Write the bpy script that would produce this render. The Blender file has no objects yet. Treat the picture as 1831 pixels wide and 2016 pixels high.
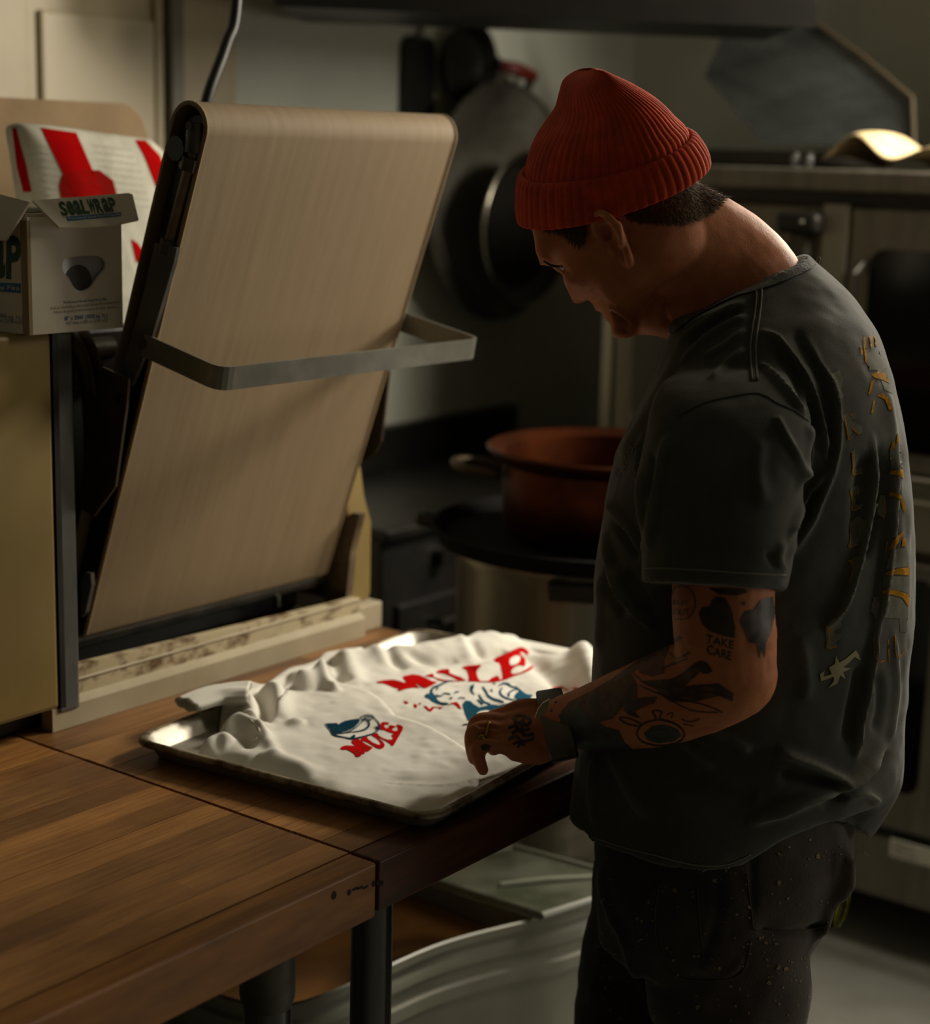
import bpy, bmesh, math, random
import numpy as np
from mathutils import Vector, Matrix
random.seed(7); rng = np.random.RandomState(7)
S = bpy.context.scene; C = S.collection; PI = math.pi

# ---------------------------------------------------------------- camera
FPX = 3400.0; PITCH = math.atan(708/3400); ROLL = .025; YAW = math.radians(37.5)
CAM = np.array([0, 0, 1.66])
cam = bpy.data.objects.new('camera', bpy.data.cameras.new('camera')); C.objects.link(cam); S.camera = cam
cam.data.sensor_fit = 'HORIZONTAL'; cam.data.sensor_width = 36; cam.data.lens = 36*FPX/1831
cam.matrix_world = (Matrix.Translation(CAM.tolist()) @ Matrix.Rotation(YAW, 4, 'Z') @ Matrix.Rotation(PI/2-PITCH, 4, 'X')
                    @ Matrix.Rotation(ROLL, 4, 'Z'))
cam.data.clip_start = .05
cam.data.dof.use_dof = True; cam.data.dof.focus_distance = 1.97; cam.data.dof.aperture_fstop = 3.4

# ---------------------------------------------------------------- world, lights, exposure
S.view_settings.view_transform = 'Standard'; S.view_settings.look = 'None'; S.view_settings.gamma = 1
S.view_settings.use_curve_mapping = False; S.view_settings.exposure = 0.0
W = bpy.data.worlds.new('world'); S.world = W; W.use_nodes = True
W.node_tree.nodes['Background'].inputs[0].default_value = (.95, .80, .55, 1)
W.node_tree.nodes['Background'].inputs[1].default_value = .021
def area_light(name, loc, target, sx, sy, power, col):
    L = bpy.data.lights.new(name, 'AREA'); L.shape = 'RECTANGLE'; L.size = sx; L.size_y = sy; L.energy = power; L.color = col
    o = bpy.data.objects.new(name, L); C.objects.link(o); o.location = loc
    o.rotation_euler = (Vector(target)-Vector(loc)).to_track_quat('-Z', 'Y').to_euler(); return o
area_light('oven_lamp', (-.95, 3.36, 2.10), (-1.50, 1.80, .93), .40, .40, 46, (1, .91, .75))
area_light('ceiling_lamp', (-.25, 2.95, 2.66), (-1.55, 1.8, 1.1), .35, 1.0, 18, (1, .89, .70))
area_light('window_light', (1.54, 3.72, 1.35), (-1.15, 1.1, .85), .9, 1.2, 16, (1, .93, .80))

# ---------------------------------------------------------------- pixel -> point on a world plane (x=, y=, z=) or at a depth (d=)
def ray(px, py):
    x = (px-915.5)/FPX; y = -(py-1008)/FPX
    c, s = math.cos(ROLL), math.sin(ROLL); x, y = c*x-s*y, s*x+c*y
    v = (x, math.cos(PITCH)+y*math.sin(PITCH), -math.sin(PITCH)+y*math.cos(PITCH))
    c, s = math.cos(YAW), math.sin(YAW)
    return np.array([c*v[0]-s*v[1], s*v[0]+c*v[1], v[2]])
FWD = np.array([-math.sin(YAW), math.cos(YAW), 0]); RGT = np.array([math.cos(YAW), math.sin(YAW), 0]); UP = np.array([0, 0, 1.])
def on(px, py, **k):
    r = ray(px, py)
    if 'd' in k: return CAM+r*(k['d']/(r@FWD))
    a, v = list(k.items())[0]; i = 'xyz'.index(a)
    return CAM+r*((v-CAM[i])/r[i])
def proj(P):
    v = np.atleast_2d(np.asarray(P, float))-CAM
    c, s = math.cos(-YAW), math.sin(-YAW)
    x, y, z = c*v[:, 0]-s*v[:, 1], s*v[:, 0]+c*v[:, 1], v[:, 2]
    fw = y*math.cos(PITCH)-z*math.sin(PITCH); up = y*math.sin(PITCH)+z*math.cos(PITCH)
    X, Y = x/fw, up/fw; c, s = math.cos(ROLL), math.sin(ROLL)
    X, Y = c*X+s*Y, -s*X+c*Y
    return np.stack([X*FPX+915.5, -Y*FPX+1008, y], 1)

# ---------------------------------------------------------------- materials
def lin(h):
    if not isinstance(h, str): return tuple(h)
    h = h.lstrip('#'); v = [int(h[i:i+2], 16)/255 for i in (0, 2, 4)]
    return tuple((c/12.92 if c <= .04045 else ((c+.055)/1.055)**2.4) for c in v)
def M(name, col, rough=.6, metal=0, col2=None, scale=8, sharp=0, stretch=None, bump=0, bscale=None, vary=0, sheen=0, attr=None, trans=0, rot=None,
      lo=.35, hi=.65, stain=None, alpha=1, sss=0, spec=None):
    m = bpy.data.materials.new(name); m.use_nodes = True; nt = m.node_tree; N = nt.nodes; L = nt.links
    b = N['Principled BSDF']; b.inputs['Roughness'].default_value = rough; b.inputs['Metallic'].default_value = metal
    c = lin(col); b.inputs['Base Color'].default_value = (*c, 1)
    if spec is not None: b.inputs['Specular IOR Level'].default_value = spec
    if trans: b.inputs['Transmission Weight'].default_value = trans
    if alpha < 1: b.inputs['Alpha'].default_value = alpha
    if sheen: b.inputs['Sheen Weight'].default_value = sheen; b.inputs['Sheen Roughness'].default_value = .5
    if sss:
        b.inputs['Subsurface Weight'].default_value = sss; b.inputs['Subsurface Radius'].default_value = (.012, .005, .003)
        b.inputs['Subsurface Scale'].default_value = 1
    tc = N.new('ShaderNodeTexCoord'); mp = N.new('ShaderNodeMapping'); L.new(tc.outputs['Object'], mp.inputs[0])
    if stretch: mp.inputs['Scale'].default_value = stretch
    if rot: mp.inputs['Rotation'].default_value = rot
    out = None
    if attr:
        a = N.new('ShaderNodeVertexColor'); a.layer_name = attr; out = a.outputs[0]
    if col2 is not None:
        nz = N.new('ShaderNodeTexNoise'); nz.inputs['Scale'].default_value = scale; nz.inputs['Detail'].default_value = 8; nz.inputs['Roughness'].default_value = .6
        L.new(mp.outputs[0], nz.inputs[0])
        r = N.new('ShaderNodeValToRGB'); r.color_ramp.elements[0].position = lo; r.color_ramp.elements[1].position = hi
        L.new(nz.outputs[0], r.inputs[0])
        mx = N.new('ShaderNodeMix'); mx.data_type = 'RGBA'; L.new(r.outputs[0], mx.inputs[0])
        if out is not None: L.new(out, mx.inputs[6])
        else: mx.inputs[6].default_value = (*c, 1)
        if attr:
            mx.blend_type = 'MULTIPLY'
        mx.inputs[7].default_value = (*lin(col2), 1); out = mx.outputs[2]
    if vary:
        oi = N.new('ShaderNodeObjectInfo'); hs = N.new('ShaderNodeHueSaturation')
        mr = N.new('ShaderNodeMapRange'); mr.inputs[3].default_value = 1-vary; mr.inputs[4].default_value = 1+vary
        L.new(oi.outputs['Random'], mr.inputs[0]); L.new(mr.outputs[0], hs.inputs['Value'])
        if out is not None: L.new(out, hs.inputs['Color'])
        else: hs.inputs['Color'].default_value = (*c, 1)
        ad = N.new('ShaderNodeVectorMath'); ad.operation = 'ADD'; L.new(oi.outputs['Random'], ad.inputs[1]); L.new(tc.outputs['Object'], ad.inputs[0])
        L.new(ad.outputs[0], mp.inputs[0]); out = hs.outputs[0]
    if stain:
        ns = N.new('ShaderNodeTexNoise'); ns.inputs['Scale'].default_value = stain; ns.inputs['Detail'].default_value = 5; L.new(tc.outputs['Object'] if not vary else ad.outputs[0], ns.inputs[0])
        rs = N.new('ShaderNodeValToRGB'); rs.color_ramp.elements[0].position = .42; rs.color_ramp.elements[1].position = .66; rs.color_ramp.elements[0].color = (1, 1, 1, 1); rs.color_ramp.elements[1].color = (.52, .48, .44, 1)
        L.new(ns.outputs[0], rs.inputs[0]); mt = N.new('ShaderNodeMix'); mt.data_type = 'RGBA'; mt.blend_type = 'MULTIPLY'; mt.inputs[0].default_value = 1
        L.new(out, mt.inputs[6]); L.new(rs.outputs[0], mt.inputs[7]); out = mt.outputs[2]
    if out is not None: L.new(out, b.inputs['Base Color'])
    if bump:
        nb = N.new('ShaderNodeTexNoise'); nb.inputs['Scale'].default_value = bscale or scale*3; nb.inputs['Detail'].default_value = 6
        L.new(mp.outputs[0], nb.inputs[0]); bp = N.new('ShaderNodeBump'); bp.inputs['Strength'].default_value = bump; bp.inputs['Distance'].default_value = .003
        L.new(nb.outputs[0], bp.inputs['Height']); L.new(bp.outputs[0], b.inputs['Normal'])
    return m

# ---------------------------------------------------------------- object helpers
def base_of(o):
    p = Vector((0, 0, 0))
    while o is not None: p = p+o.location; o = o.parent
    return p
def obj(name, bm, mat, parent=None, smooth=False, loc=None, label=None, kind=None):
    """bm holds world coordinates; links it as one mesh object whose origin sits at its base"""
    if isinstance(bm, bmesh.types.BMesh):
        me = bpy.data.meshes.new(name); bmesh.ops.recalc_face_normals(bm, faces=bm.faces); bm.to_mesh(me); bm.free()
    else: me = bm
    n = len(me.vertices); co = np.empty(n*3, np.float32); me.vertices.foreach_get('co', co); co = co.reshape(-1, 3)
    if loc is None: loc = ((co[:, 0].min()+co[:, 0].max())/2, (co[:, 1].min()+co[:, 1].max())/2, co[:, 2].min())
    co -= np.array(loc, np.float32); me.vertices.foreach_set('co', co.ravel()); me.update()
    o = bpy.data.objects.new(name, me); C.objects.link(o)
    for mm in (mat if isinstance(mat, (list, tuple)) else [mat]): me.materials.append(mm)
    if parent is not None: o.parent = parent; o.location = Vector(loc)-base_of(parent)
    else: o.location = loc
    if smooth:
        me.polygons.foreach_set('use_smooth', [True]*len(me.polygons))
        if smooth is not True: me.set_sharp_from_angle(angle=math.radians(smooth))
    if label: o['label'] = label
    if kind: o['kind'] = kind
    return o
def tag(o, label, cat, group=None):
    o['label'] = label; o['category'] = cat
    if group: o['group'] = group
    return o
def thing(name, label, cat, loc, group=None):
    o = bpy.data.objects.new(name, None); o.empty_display_size = .05; C.objects.link(o); o.location = tuple(float(v) for v in loc)
    return tag(o, label, cat, group)
def struct(name, bm, mat, label=None):
    o = obj(name, bm, mat); o['kind'] = 'structure'
    if label: o['label'] = label
    return o
def box(bm, x0, x1, y0, y1, z0, z1, bev=0, seg=2, mat=None):
    r = bmesh.ops.create_cube(bm, size=1)
    for v in r['verts']: v.co = Vector(((x0+x1)/2+v.co.x*(x1-x0), (y0+y1)/2+v.co.y*(y1-y0), (z0+z1)/2+v.co.z*(z1-z0)))
    vs = r['verts']
    if bev:
        e = list({e for v in vs for e in v.link_edges})
        q = bmesh.ops.bevel(bm, geom=e, offset=bev, segments=seg, affect='EDGES', profile=.5)
        vs = q['verts']
    if mat is not None: bmesh.ops.transform(bm, matrix=mat, verts=list({v for v in vs if v.is_valid}))
    return vs
def nb(): return bmesh.new()
def bx(*a, **k): b = nb(); box(b, *a, **k); return b
def frames(pts):
    pts = [np.asarray(p, float) for p in pts]; n = len(pts); T = []
    for i in range(n):
        t = pts[min(i+1, n-1)]-pts[max(i-1, 0)]; T.append(t/np.linalg.norm(t))
    u = np.cross(T[0], [0, 0, 1.]);
    if np.linalg.norm(u) < 1e-3: u = np.cross(T[0], [0, 1., 0])
    out = []
    for t in T:
        u = u-t*(u@t); u /= np.linalg.norm(u); out.append((u.copy(), np.cross(t, u)))
    return pts, out
def tube(bm, pts, r, n=12, cap=True, closed=False):
    pts, fr = frames(pts); rs = r if hasattr(r, '__len__') else [r]*len(pts); rings = []
    for p, (u, v), rr in zip(pts, fr, rs):
        rings.append([bm.verts.new(p+rr*(math.cos(2*PI*k/n)*u+math.sin(2*PI*k/n)*v)) for k in range(n)])
    skin_rings(bm, rings, closed)
    if cap and not closed: bm.faces.new(rings[0][::-1]); bm.faces.new(rings[-1])
def skin_rings(bm, rings, closed=False):
    m = len(rings); n = len(rings[0])
    for i in range(m if closed else m-1):
        a, b = rings[i], rings[(i+1) % m]
        for k in range(n): bm.faces.new((a[k], a[(k+1) % n], b[(k+1) % n], b[k]))
def lathe(bm, prof, c, n=32, arc=None, cap=True):
    """prof: (radius, z) list around the vertical through c"""
    rings = [[bm.verts.new((c[0]+r*math.cos(2*PI*k/n), c[1]+r*math.sin(2*PI*k/n), c[2]+z)) for k in range(n)] for r, z in prof]
    skin_rings(bm, rings)
    if cap:
        bm.faces.new(rings[0][::-1]); bm.faces.new(rings[-1])
def prism(bm, poly, axis, a, b, bev=0):
    """poly: 3D points (the coordinate along axis is ignored), extruded along world axis from a to b"""
    i = 'xyz'.index(axis); A = []; B = []
    for p in poly:
        q = list(p); q[i] = a; A.append(bm.verts.new(q)); q = list(p); q[i] = b; B.append(bm.verts.new(q))
    n = len(A); f1 = bm.faces.new(A); f2 = bm.faces.new(B[::-1]); fs = [f1, f2]
    for k in range(n): fs.append(bm.faces.new((A[k], B[k], B[(k+1) % n], A[(k+1) % n])))
    if bev:
        bmesh.ops.bevel(bm, geom=list({e for f in fs for e in f.edges}), offset=bev, segments=2, affect='EDGES', profile=.5)
def slab(bm, poly, thick):
    """flat plate from a coplanar 3D polygon, thickened along its normal"""
    P = [np.asarray(p, float) for p in poly]; n = np.zeros(3)
    for i in range(len(P)): n += np.cross(P[i]-P[0], P[(i+1) % len(P)]-P[0])
    n /= np.linalg.norm(n); A = [bm.verts.new(p+n*thick/2) for p in P]; B = [bm.verts.new(p-n*thick/2) for p in P]
    bm.faces.new(A); bm.faces.new(B[::-1])
    for k in range(len(P)): bm.faces.new((A[k], B[k], B[(k+1) % len(P)], A[(k+1) % len(P)]))
def rrect(w, h, r, n=5):
    out = []
    for cx, cy, a in ((w/2-r, h/2-r, 0), (-w/2+r, h/2-r, 90), (-w/2+r, -h/2+r, 180), (w/2-r, -h/2+r, 270)):
        for k in range(n+1):
            t = math.radians(a+90*k/n); out.append((cx+r*math.cos(t), cy+r*math.sin(t)))
    return out
def cyl(bm, a, b, r, n=16, r2=None): tube(bm, [a, b], [r, r if r2 is None else r2], n)
def catmull(pts, n=8, closed=False):
    P = [np.asarray(p, float) for p in pts]; m = len(P); out = []
    for i in range(m if closed else m-1):
        g = (lambda j: P[j % m]) if closed else (lambda j: P[min(max(j, 0), m-1)])
        p0, p1, p2, p3 = g(i-1), g(i), g(i+1), g(i+2)
        for k in range(n):
            t = k/n; out.append(.5*(2*p1+(p2-p0)*t+(2*p0-5*p1+4*p2-p3)*t*t+(3*p1-p0-3*p2+p3)*t**3))
    if not closed: out.append(P[-1])
    return out

# ---------------------------------------------------------------- flat lettering: 2D triangle meshes
def glyphs(txt, bold=0, gap=.06, equal=False, space=.35):
    """2D mesh of a line of text, cap height 1; equal=True stretches each letter to the same height"""
    V = []; Fc = []; x = 0
    for ch in txt:
        if ch == ' ': x += space; continue
        cu = bpy.data.curves.new('t', 'FONT'); cu.body = ch; cu.size = 1.0; cu.offset = bold; cu.resolution_u = 3; cu.fill_mode = 'FRONT'
        o = bpy.data.objects.new('t', cu); C.objects.link(o); bpy.context.view_layer.update()
        me = bpy.data.meshes.new_from_object(o.evaluated_get(bpy.context.evaluated_depsgraph_get()))
        co = np.array([v.co[:2] for v in me.vertices]) if len(me.vertices) else np.zeros((0, 2))
        if len(co):
            co = co.copy(); co[:, 0] -= co[:, 0].min()
            if equal: co[:, 1] = (co[:, 1]-co[:, 1].min())/np.ptp(co[:, 1]); co[:, 0] *= .62/max(np.ptp(co[:, 0]), .2)
            else: co /= .72
            b0 = len(V); co[:, 0] += x; V += co.tolist(); Fc += [[b0+i for i in p.vertices] for p in me.polygons]
            x = co[:, 0].max()+gap
        bpy.data.objects.remove(o); bpy.data.curves.remove(cu); bpy.data.meshes.remove(me)
    return np.array(V), Fc, x-gap
def lay_text(bm, txt, o, ux, uy, h, off, width=None, **k):
    """text on a plane: o = start of baseline, ux/uy unit vectors, h cap height, off = offset normal vector"""
    V, Fc, w = glyphs(txt, **k); sx = h if width is None else width/w
    vs = [bm.verts.new(np.asarray(o)+np.asarray(ux)*p[0]*sx+np.asarray(uy)*p[1]*h+np.asarray(off)) for p in V]
    for f in Fc:
        try: bm.faces.new([vs[i] for i in f])
        except ValueError: pass

# ================================================================ setting
m_wall = M('wall_paint', '#bcbeb2', .6, col2='#adafa4', scale=3, bump=.15, bscale=40)
m_cream = M('cream_paint', '#ada083', .5, col2='#a09275', scale=4)
m_floor = M('floor_coating', '#9a9a92', .35, col2='#85857c', scale=5, bump=.1)
m_ceil = M('ceiling_paint', '#8a877a', .8)
m_black = M('black_enamel', '#0d0c0a', .45, col2='#17140f', scale=20)
m_matte = M('soot_black', '#0b0907', .85, spec=.15)
m_iron = M('black_iron', '#0b0a09', .38, col2='#1b1814', scale=14, bump=.2)
m_steel = M('brushed_steel', '#8d8a82', .32, 1, col2='#6f6c64', scale=12, stretch=(1, 1, .1))
m_dsteel = M('dark_steel', '#5d5a50', .45, .45, col2='#403d35', scale=18, bump=.15)
m_glass = M('oven_glass', '#07080a', .12)
m_oven = M('oven_steel', '#7d776a', .42, .5, col2='#6b665a', scale=6, stretch=(6, 1, 1))
m_print = M('grey_print', '#4a4a46', .7)
m_white = M('white_plastic', '#d8d6c8', .45, col2='#c4c2b2', scale=6)

XW, YW = -2.7, 4.25
struct('floor', bx(XW-.1, 2.6, -1.5, YW+.1, -.08, 0), m_floor)
struct('wall_left', bx(XW-.12, XW, -1.5, YW+.12, 0, 2.75), m_wall)
struct('wall_back', bx(XW-.12, 2.7, YW, YW+.12, 0, 2.75), m_wall)
struct('ceiling', bx(XW-.12, 2.7, -1.5, YW+.12, 2.75, 2.85), m_ceil)
# right wall with the daylight window opening
b = nb(); box(b, 1.55, 1.67, -1.5, 3.2, 0, 2.75); box(b, 1.55, 1.67, 4.2, YW, 0, 2.75); box(b, 1.55, 1.67, 3.2, 4.2, 0, .7); box(b, 1.55, 1.67, 3.2, 4.2, 2.0, 2.75)
struct('wall_right', b, m_wall)
# cream door on the left wall
y = lambda px, py=150: on(px, py, x=XW)[1]
d = thing('door_1', 'cream painted door with a raised panel and grey jamb', 'door', (XW+.03, 2.2, 0)); del d['category']; d['kind'] = 'structure'
obj('door_leaf', bx(XW, XW+.02, y(-90), y(318), 0, 2.3, .003), m_cream, d)
b = nb()
for (a0, a1, z0, z1) in ((-60, 33, .0, 2.25), (285, 300, 0, 2.25)): box(b, XW+.018, XW+.035, y(a0), y(a1), z0, z1, .004)
obj('door_stile', b, m_cream, d)
obj('raised_panel', bx(XW+.018, XW+.032, y(62), y(285), .3, on(150, 28, x=XW)[2], .006), M('panel_paint', '#b5a98e', .5), d)
obj('jamb', bx(XW, XW+.05, y(306), y(330), 0, 2.6, .003), M('jamb_grey', '#6a675b', .5), d)
obj('casing', bx(XW, XW+.028, y(332), y(447), 0, 2.6, .003), m_cream, d)
b = nb(); box(b, XW, XW+.03, y(-200), y(-100), 0, 2.6, .003); box(b, XW, XW+.03, y(447), 4.2, 0, .1, .003)
struct('baseboard_left', b, m_wall)

# ================================================================ hood over the range
P1 = on(540, 0, d=3.35); P2 = on(1602, 42, d=3.35); ex = P2-P1; L = np.linalg.norm(ex[:2]); ex = ex/np.linalg.norm(ex)
h = thing('range_hood', 'dark steel range hood across the top above the ovens', 'hood', ((P1+P2)/2-np.array([0, 0, .0])))
eb = np.cross(UP, ex); eb /= np.linalg.norm(eb)
def hoodpt(s, t, z): return P1+ex*s*L+eb*t+UP*z
b = nb(); vs = [b.verts.new(hoodpt(*q)) for q in ((0, 0, 0), (1, 0, 0), (1, .55, .0), (0, .55, 0), (0, .0, .06), (1, .0, .06), (1, .4, .3), (0, .4, .3))]
for f in ((0, 1, 2, 3), (4, 5, 1, 0), (5, 6, 2, 1), (6, 7, 3, 2), (7, 4, 0, 3), (7, 6, 5, 4)): b.faces.new([vs[i] for i in f])
obj('canopy', b, m_black, h)
b = nb(); c8 = [hoodpt(0, -.004, -.012), hoodpt(1.002, -.004, -.012), hoodpt(1.002, -.004, .03), hoodpt(0, -.004, .03)]; slab(b, c8, .008)
obj('lip', b, m_black, h)
Pp = [on(*q, y=3.62) for q in ((1600, 38), (1702, 110), (1800, 192), (1803, 285), (1510, 285), (1452, 222), (1388, 150), (1440, 36))]
m_fog = M('smoky_sheet', '#5c6160', .25, 0, col2='#3c4040', scale=5, stretch=(1, 1, 3), rot=(0, .7, 0), alpha=.82)
b = nb(); slab(b, Pp, .006); obj('side_screen', b, m_fog, h, label='slanted smoky side screen')
b = nb(); tube(b, [Pp[0]+(0, -.01, 0), Pp[1]+(0, -.01, 0), Pp[2]+(0, -.01, 0), Pp[3]+(0, -.01, 0)], .005, 8); obj('screen_edge', b, M('tan_edge', '#4d4333', .5), h)
b = nb(); box(b, -1.3, -1.26, 3.66, 4.2, 1.66, 2.4, .004); obj('back_strut', b, m_steel, h)

# ================================================================ double oven
OY = 3.3
def oven_x(px, py=700): return on(px, py, y=OY)[0]
ov = thing('double_oven', 'tall double stacked steel oven with black window doors', 'oven', (-1.6, 3.7, 0))
XL, XR = -2.13, -.62
b = nb(); box(b, XL, XR, OY+.03, 4.1, .125, 1.60, .004); obj('body', b, m_oven, ov)
obj('top_slab', bx(XL-.015, XR+.01, OY-.03, 4.12, 1.60, 1.645, .006), m_oven, ov)
obj('top_reveal', bx(XL+.01, XR, OY+.0, OY+.04, 1.575, 1.60), m_black, ov)
obj('corner_post', bx(XL-.012, XL+.018, OY-.015, OY+.06, .125, 1.6, .003), m_steel, ov)
def oven_door(x0, x1, z0, z1, handle_left):
    b = nb(); box(b, x0, x1, OY-.018, OY+.03, z0, z1, .006); d = obj('door', b, m_oven, ov)
    b = nb(); m = .05; w, hh = (x1-x0)-2*m, (z1-z0)-2*m-.02
    poly = [((x0+x1)/2+p[0], 0, (z0+z1)/2-.02+p[1]) for p in rrect(w, hh, .03)]; prism(b, poly, 'y', OY-.021, OY-.012)
    obj('window_glass', b, m_glass, d)
    b = nb(); hx = x1-.035 if handle_left else x0+.035
    tube(b, [(hx, OY-.02, z0+.2), (hx, OY-.06, z0+.22), (hx, OY-.06, z1-.13), (hx, OY-.02, z1-.11)], .011, 10); obj('handle', b, m_steel, d)
    return d
oven_door(XL+.025, -1.615, 1.045, 1.57, True)
oven_door(-1.552, -.66, 1.045, 1.57, False)
obj('door_post', bx(-1.612, -1.556, OY-.026, OY+.03, 1.04, 1.575, .003), M('post_steel', '#8f8a7c', .4, .4), ov)
b = nb(); hx = on(1572, 440, y=OY-.05); box(b, hx[0]-.045, hx[0]+.05, OY-.07, OY-.02, hx[2]-.02, hx[2]+.022, .012); lt = obj('latch', b, m_black, ov)
b = nb(); box(b, hx[0]-.02, hx[0]+.02, OY-.05, OY-.02, hx[2]-.2, hx[2]-.02, .005); obj('latch_bar', b, m_dsteel, lt)
b = nb(); q = on(1577, 437, y=OY-.075); bmesh.ops.create_icosphere(b, subdivisions=2, radius=.006, matrix=Matrix.Translation(q.tolist())); obj('rivet', b, m_steel, lt)
b = nb(); q = on(1535, 485, y=OY-.06); cyl(b, q-UP*.03, q+UP*.03, .006, 10); obj('bolt', b, m_steel, lt)
obj('middle_rail', bx(XL, XR, OY-.02, OY+.03, .99, 1.035, .004), m_oven, ov)
obj('control_panel', bx(XL, XR, OY-.012, OY+.03, .885, .985, .004), M('panel_steel', '#8a8476', .4, .5), ov)
def plate(px0, py0, px1, py1, name, yy, rows):
    a = on(px0, py0, y=yy); c = on(px1, py1, y=yy)
    b = nb(); box(b, a[0], c[0]+.1, yy-.003, yy+.003, c[2], a[2], .001); o = obj(name, b, m_white, ov)
    b = nb(); n = len(rows)
    for i, t in enumerate(rows):
        z = a[2]-(i+.8)*(a[2]-c[2])/(n+.4); lay_text(b, t, (a[0]+.01, yy-.0045, z), (1, 0, 0), (0, 0, 1), (a[2]-c[2])/(n+.4)*.6, (0, 0, 0))
    obj('print', b, m_print, o)
plate(1788, 938, 1831, 995, 'rating_plate', OY-.016, ['CAUTION', '120 V  60 Hz'])
oven_door(XL+.02, -1.33-.0, .29, .875, True) if False else None
# lower oven: one wide door with a big window
b = nb(); box(b, XL+.02, XR-.02, OY-.018, OY+.03, .285, .86, .006); d2 = obj('door', b, m_oven, ov)
wx1 = on(1826, 1400, y=OY)[0]
b = nb(); prism(b, [((XL+.07+wx1)/2+p[0], 0, .60+p[1]) for p in rrect(wx1-XL-.07, .46, .03)], 'y', OY-.021, OY-.012); obj('window_glass', b, m_glass, d2)
b = nb(); tube(b, [(XL+.2, OY-.02, .855), (XL+.2, OY-.06, .85), (-.8, OY-.06, .85), (-.8, OY-.02, .855)], .01, 10); obj('handle', b, m_steel, d2)
obj('seam', bx(XL+.01, XR-.01, OY-.002, OY+.04, .262, .29), m_black, ov)
obj('kick_panel', bx(XL, XR, OY-.015, OY+.03, .125, .262, .004), m_oven, ov)
plate(1754, 1650, 1831, 1706, 'data_plate', OY-.018, ['MODEL NO', 'SERIAL NO', 'VOLTS  AMPS'])
for lx in (XL+.06, XR-.06):
    for ly in (OY+.08, 4.02): b = nb(); cyl(b, (lx, ly, 0), (lx, ly, .13), .022, 12, .03); obj('leg', b, m_dsteel, ov)

# things lying on the oven
T = 1.645
def cloth_patch(name, pts, zf, mat, thick=.004, n=(36, 16)):
    """crumpled cloth: bilinear patch over 4 ground points with a height function, given thickness"""
    A, B_, C_, D = [np.asarray(p, float) for p in pts]; bm = nb(); rows = []
    for i in range(n[0]+1):
        u = i/n[0]; r = []
        for j in range(n[1]+1):
            v = j/n[1]; p = (A*(1-u)+B_*u)*(1-v)+(D*(1-u)+C_*u)*v; p = p.copy(); p[2] += zf(u, v); r.append(bm.verts.new(p))
        rows.append(r)
    for i in range(n[0]):
        for j in range(n[1]): bm.faces.new((rows[i][j], rows[i+1][j], rows[i+1][j+1], rows[i][j+1]))
    bmesh.ops.recalc_face_normals(bm, faces=bm.faces); bmesh.ops.solidify(bm, geom=bm.faces[:], thickness=thick)
    return bm
m_towel = M('towel_cloth', '#c9b489', .9, col2='#a8946a', scale=9, bump=.5, bscale=180)
a = on(1632, 298, y=OY+.03); bb = on(1840, 300, y=OY+.03)
zt = lambda u, v: .009+.075*math.exp(-((u-.22)/.17)**2)*(.55+.45*math.sin(3*v+.6))+.045*math.exp(-((u-.75)/.2)**2)*(.6+.4*math.cos(5*v))+.006*math.sin(14*u+5*v)
o = obj('tea_towel', cloth_patch('t', [(a[0], OY+.0, T), (bb[0]+.12, OY-.02, T), (bb[0]+.12, OY+.28, T), (a[0]+.02, OY+.25, T)], zt, m_towel), m_towel, smooth=True)
tag(o, 'crumpled tan tea towel lying on top of the oven', 'towel')
# open topped dark tray and two little glass shakers
c = on(1570, 300, y=OY+.12)
t = thing('black_pan', 'low black roasting pan on the oven top beside the towel', 'pan', (-1.88, OY+.16, T))
b = nb(); x0, x1 = -2.05, c[0]+.1; box(b, x0, x1, OY+.06, OY+.36, T, T+.012, .004); obj('pan_floor', b, m_iron, t)
b = nb(); box(b, x0, x1, OY+.06, OY+.068, T+.01, T+.035); box(b, x0, x1, OY+.352, OY+.36, T+.01, T+.035); box(b, x0, x0+.008, OY+.066, OY+.354, T+.01, T+.035); box(b, x1-.008, x1, OY+.066, OY+.354, T+.01, T+.035)
obj('pan_wall', b, m_iron, t)
m_clear = M('clear_glass', '#cfd4cc', .08, trans=.9)
for i, px in enumerate((1566, 1593)):
    q = on(px, 300, y=OY+.02); s = thing('glass_shaker', ('small glass shaker on the oven top next to the black pan', 'small glass shaker on the oven top nearer to the tan towel')[i], 'shaker', (q[0], OY+.02, T), 'glass shakers on the oven')
    b = nb(); lathe(b, [(.008, 0), (.0095, .004), (.0095, .022), (.007, .026)], (q[0], OY+.02, T), 16); obj('jar', b, m_clear, s, 40)
    b = nb(); lathe(b, [(.009, .026), (.009, .032), (.004, .036)], (q[0], OY+.02, T), 16); obj('cap', b, m_steel, s, 40)

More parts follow.
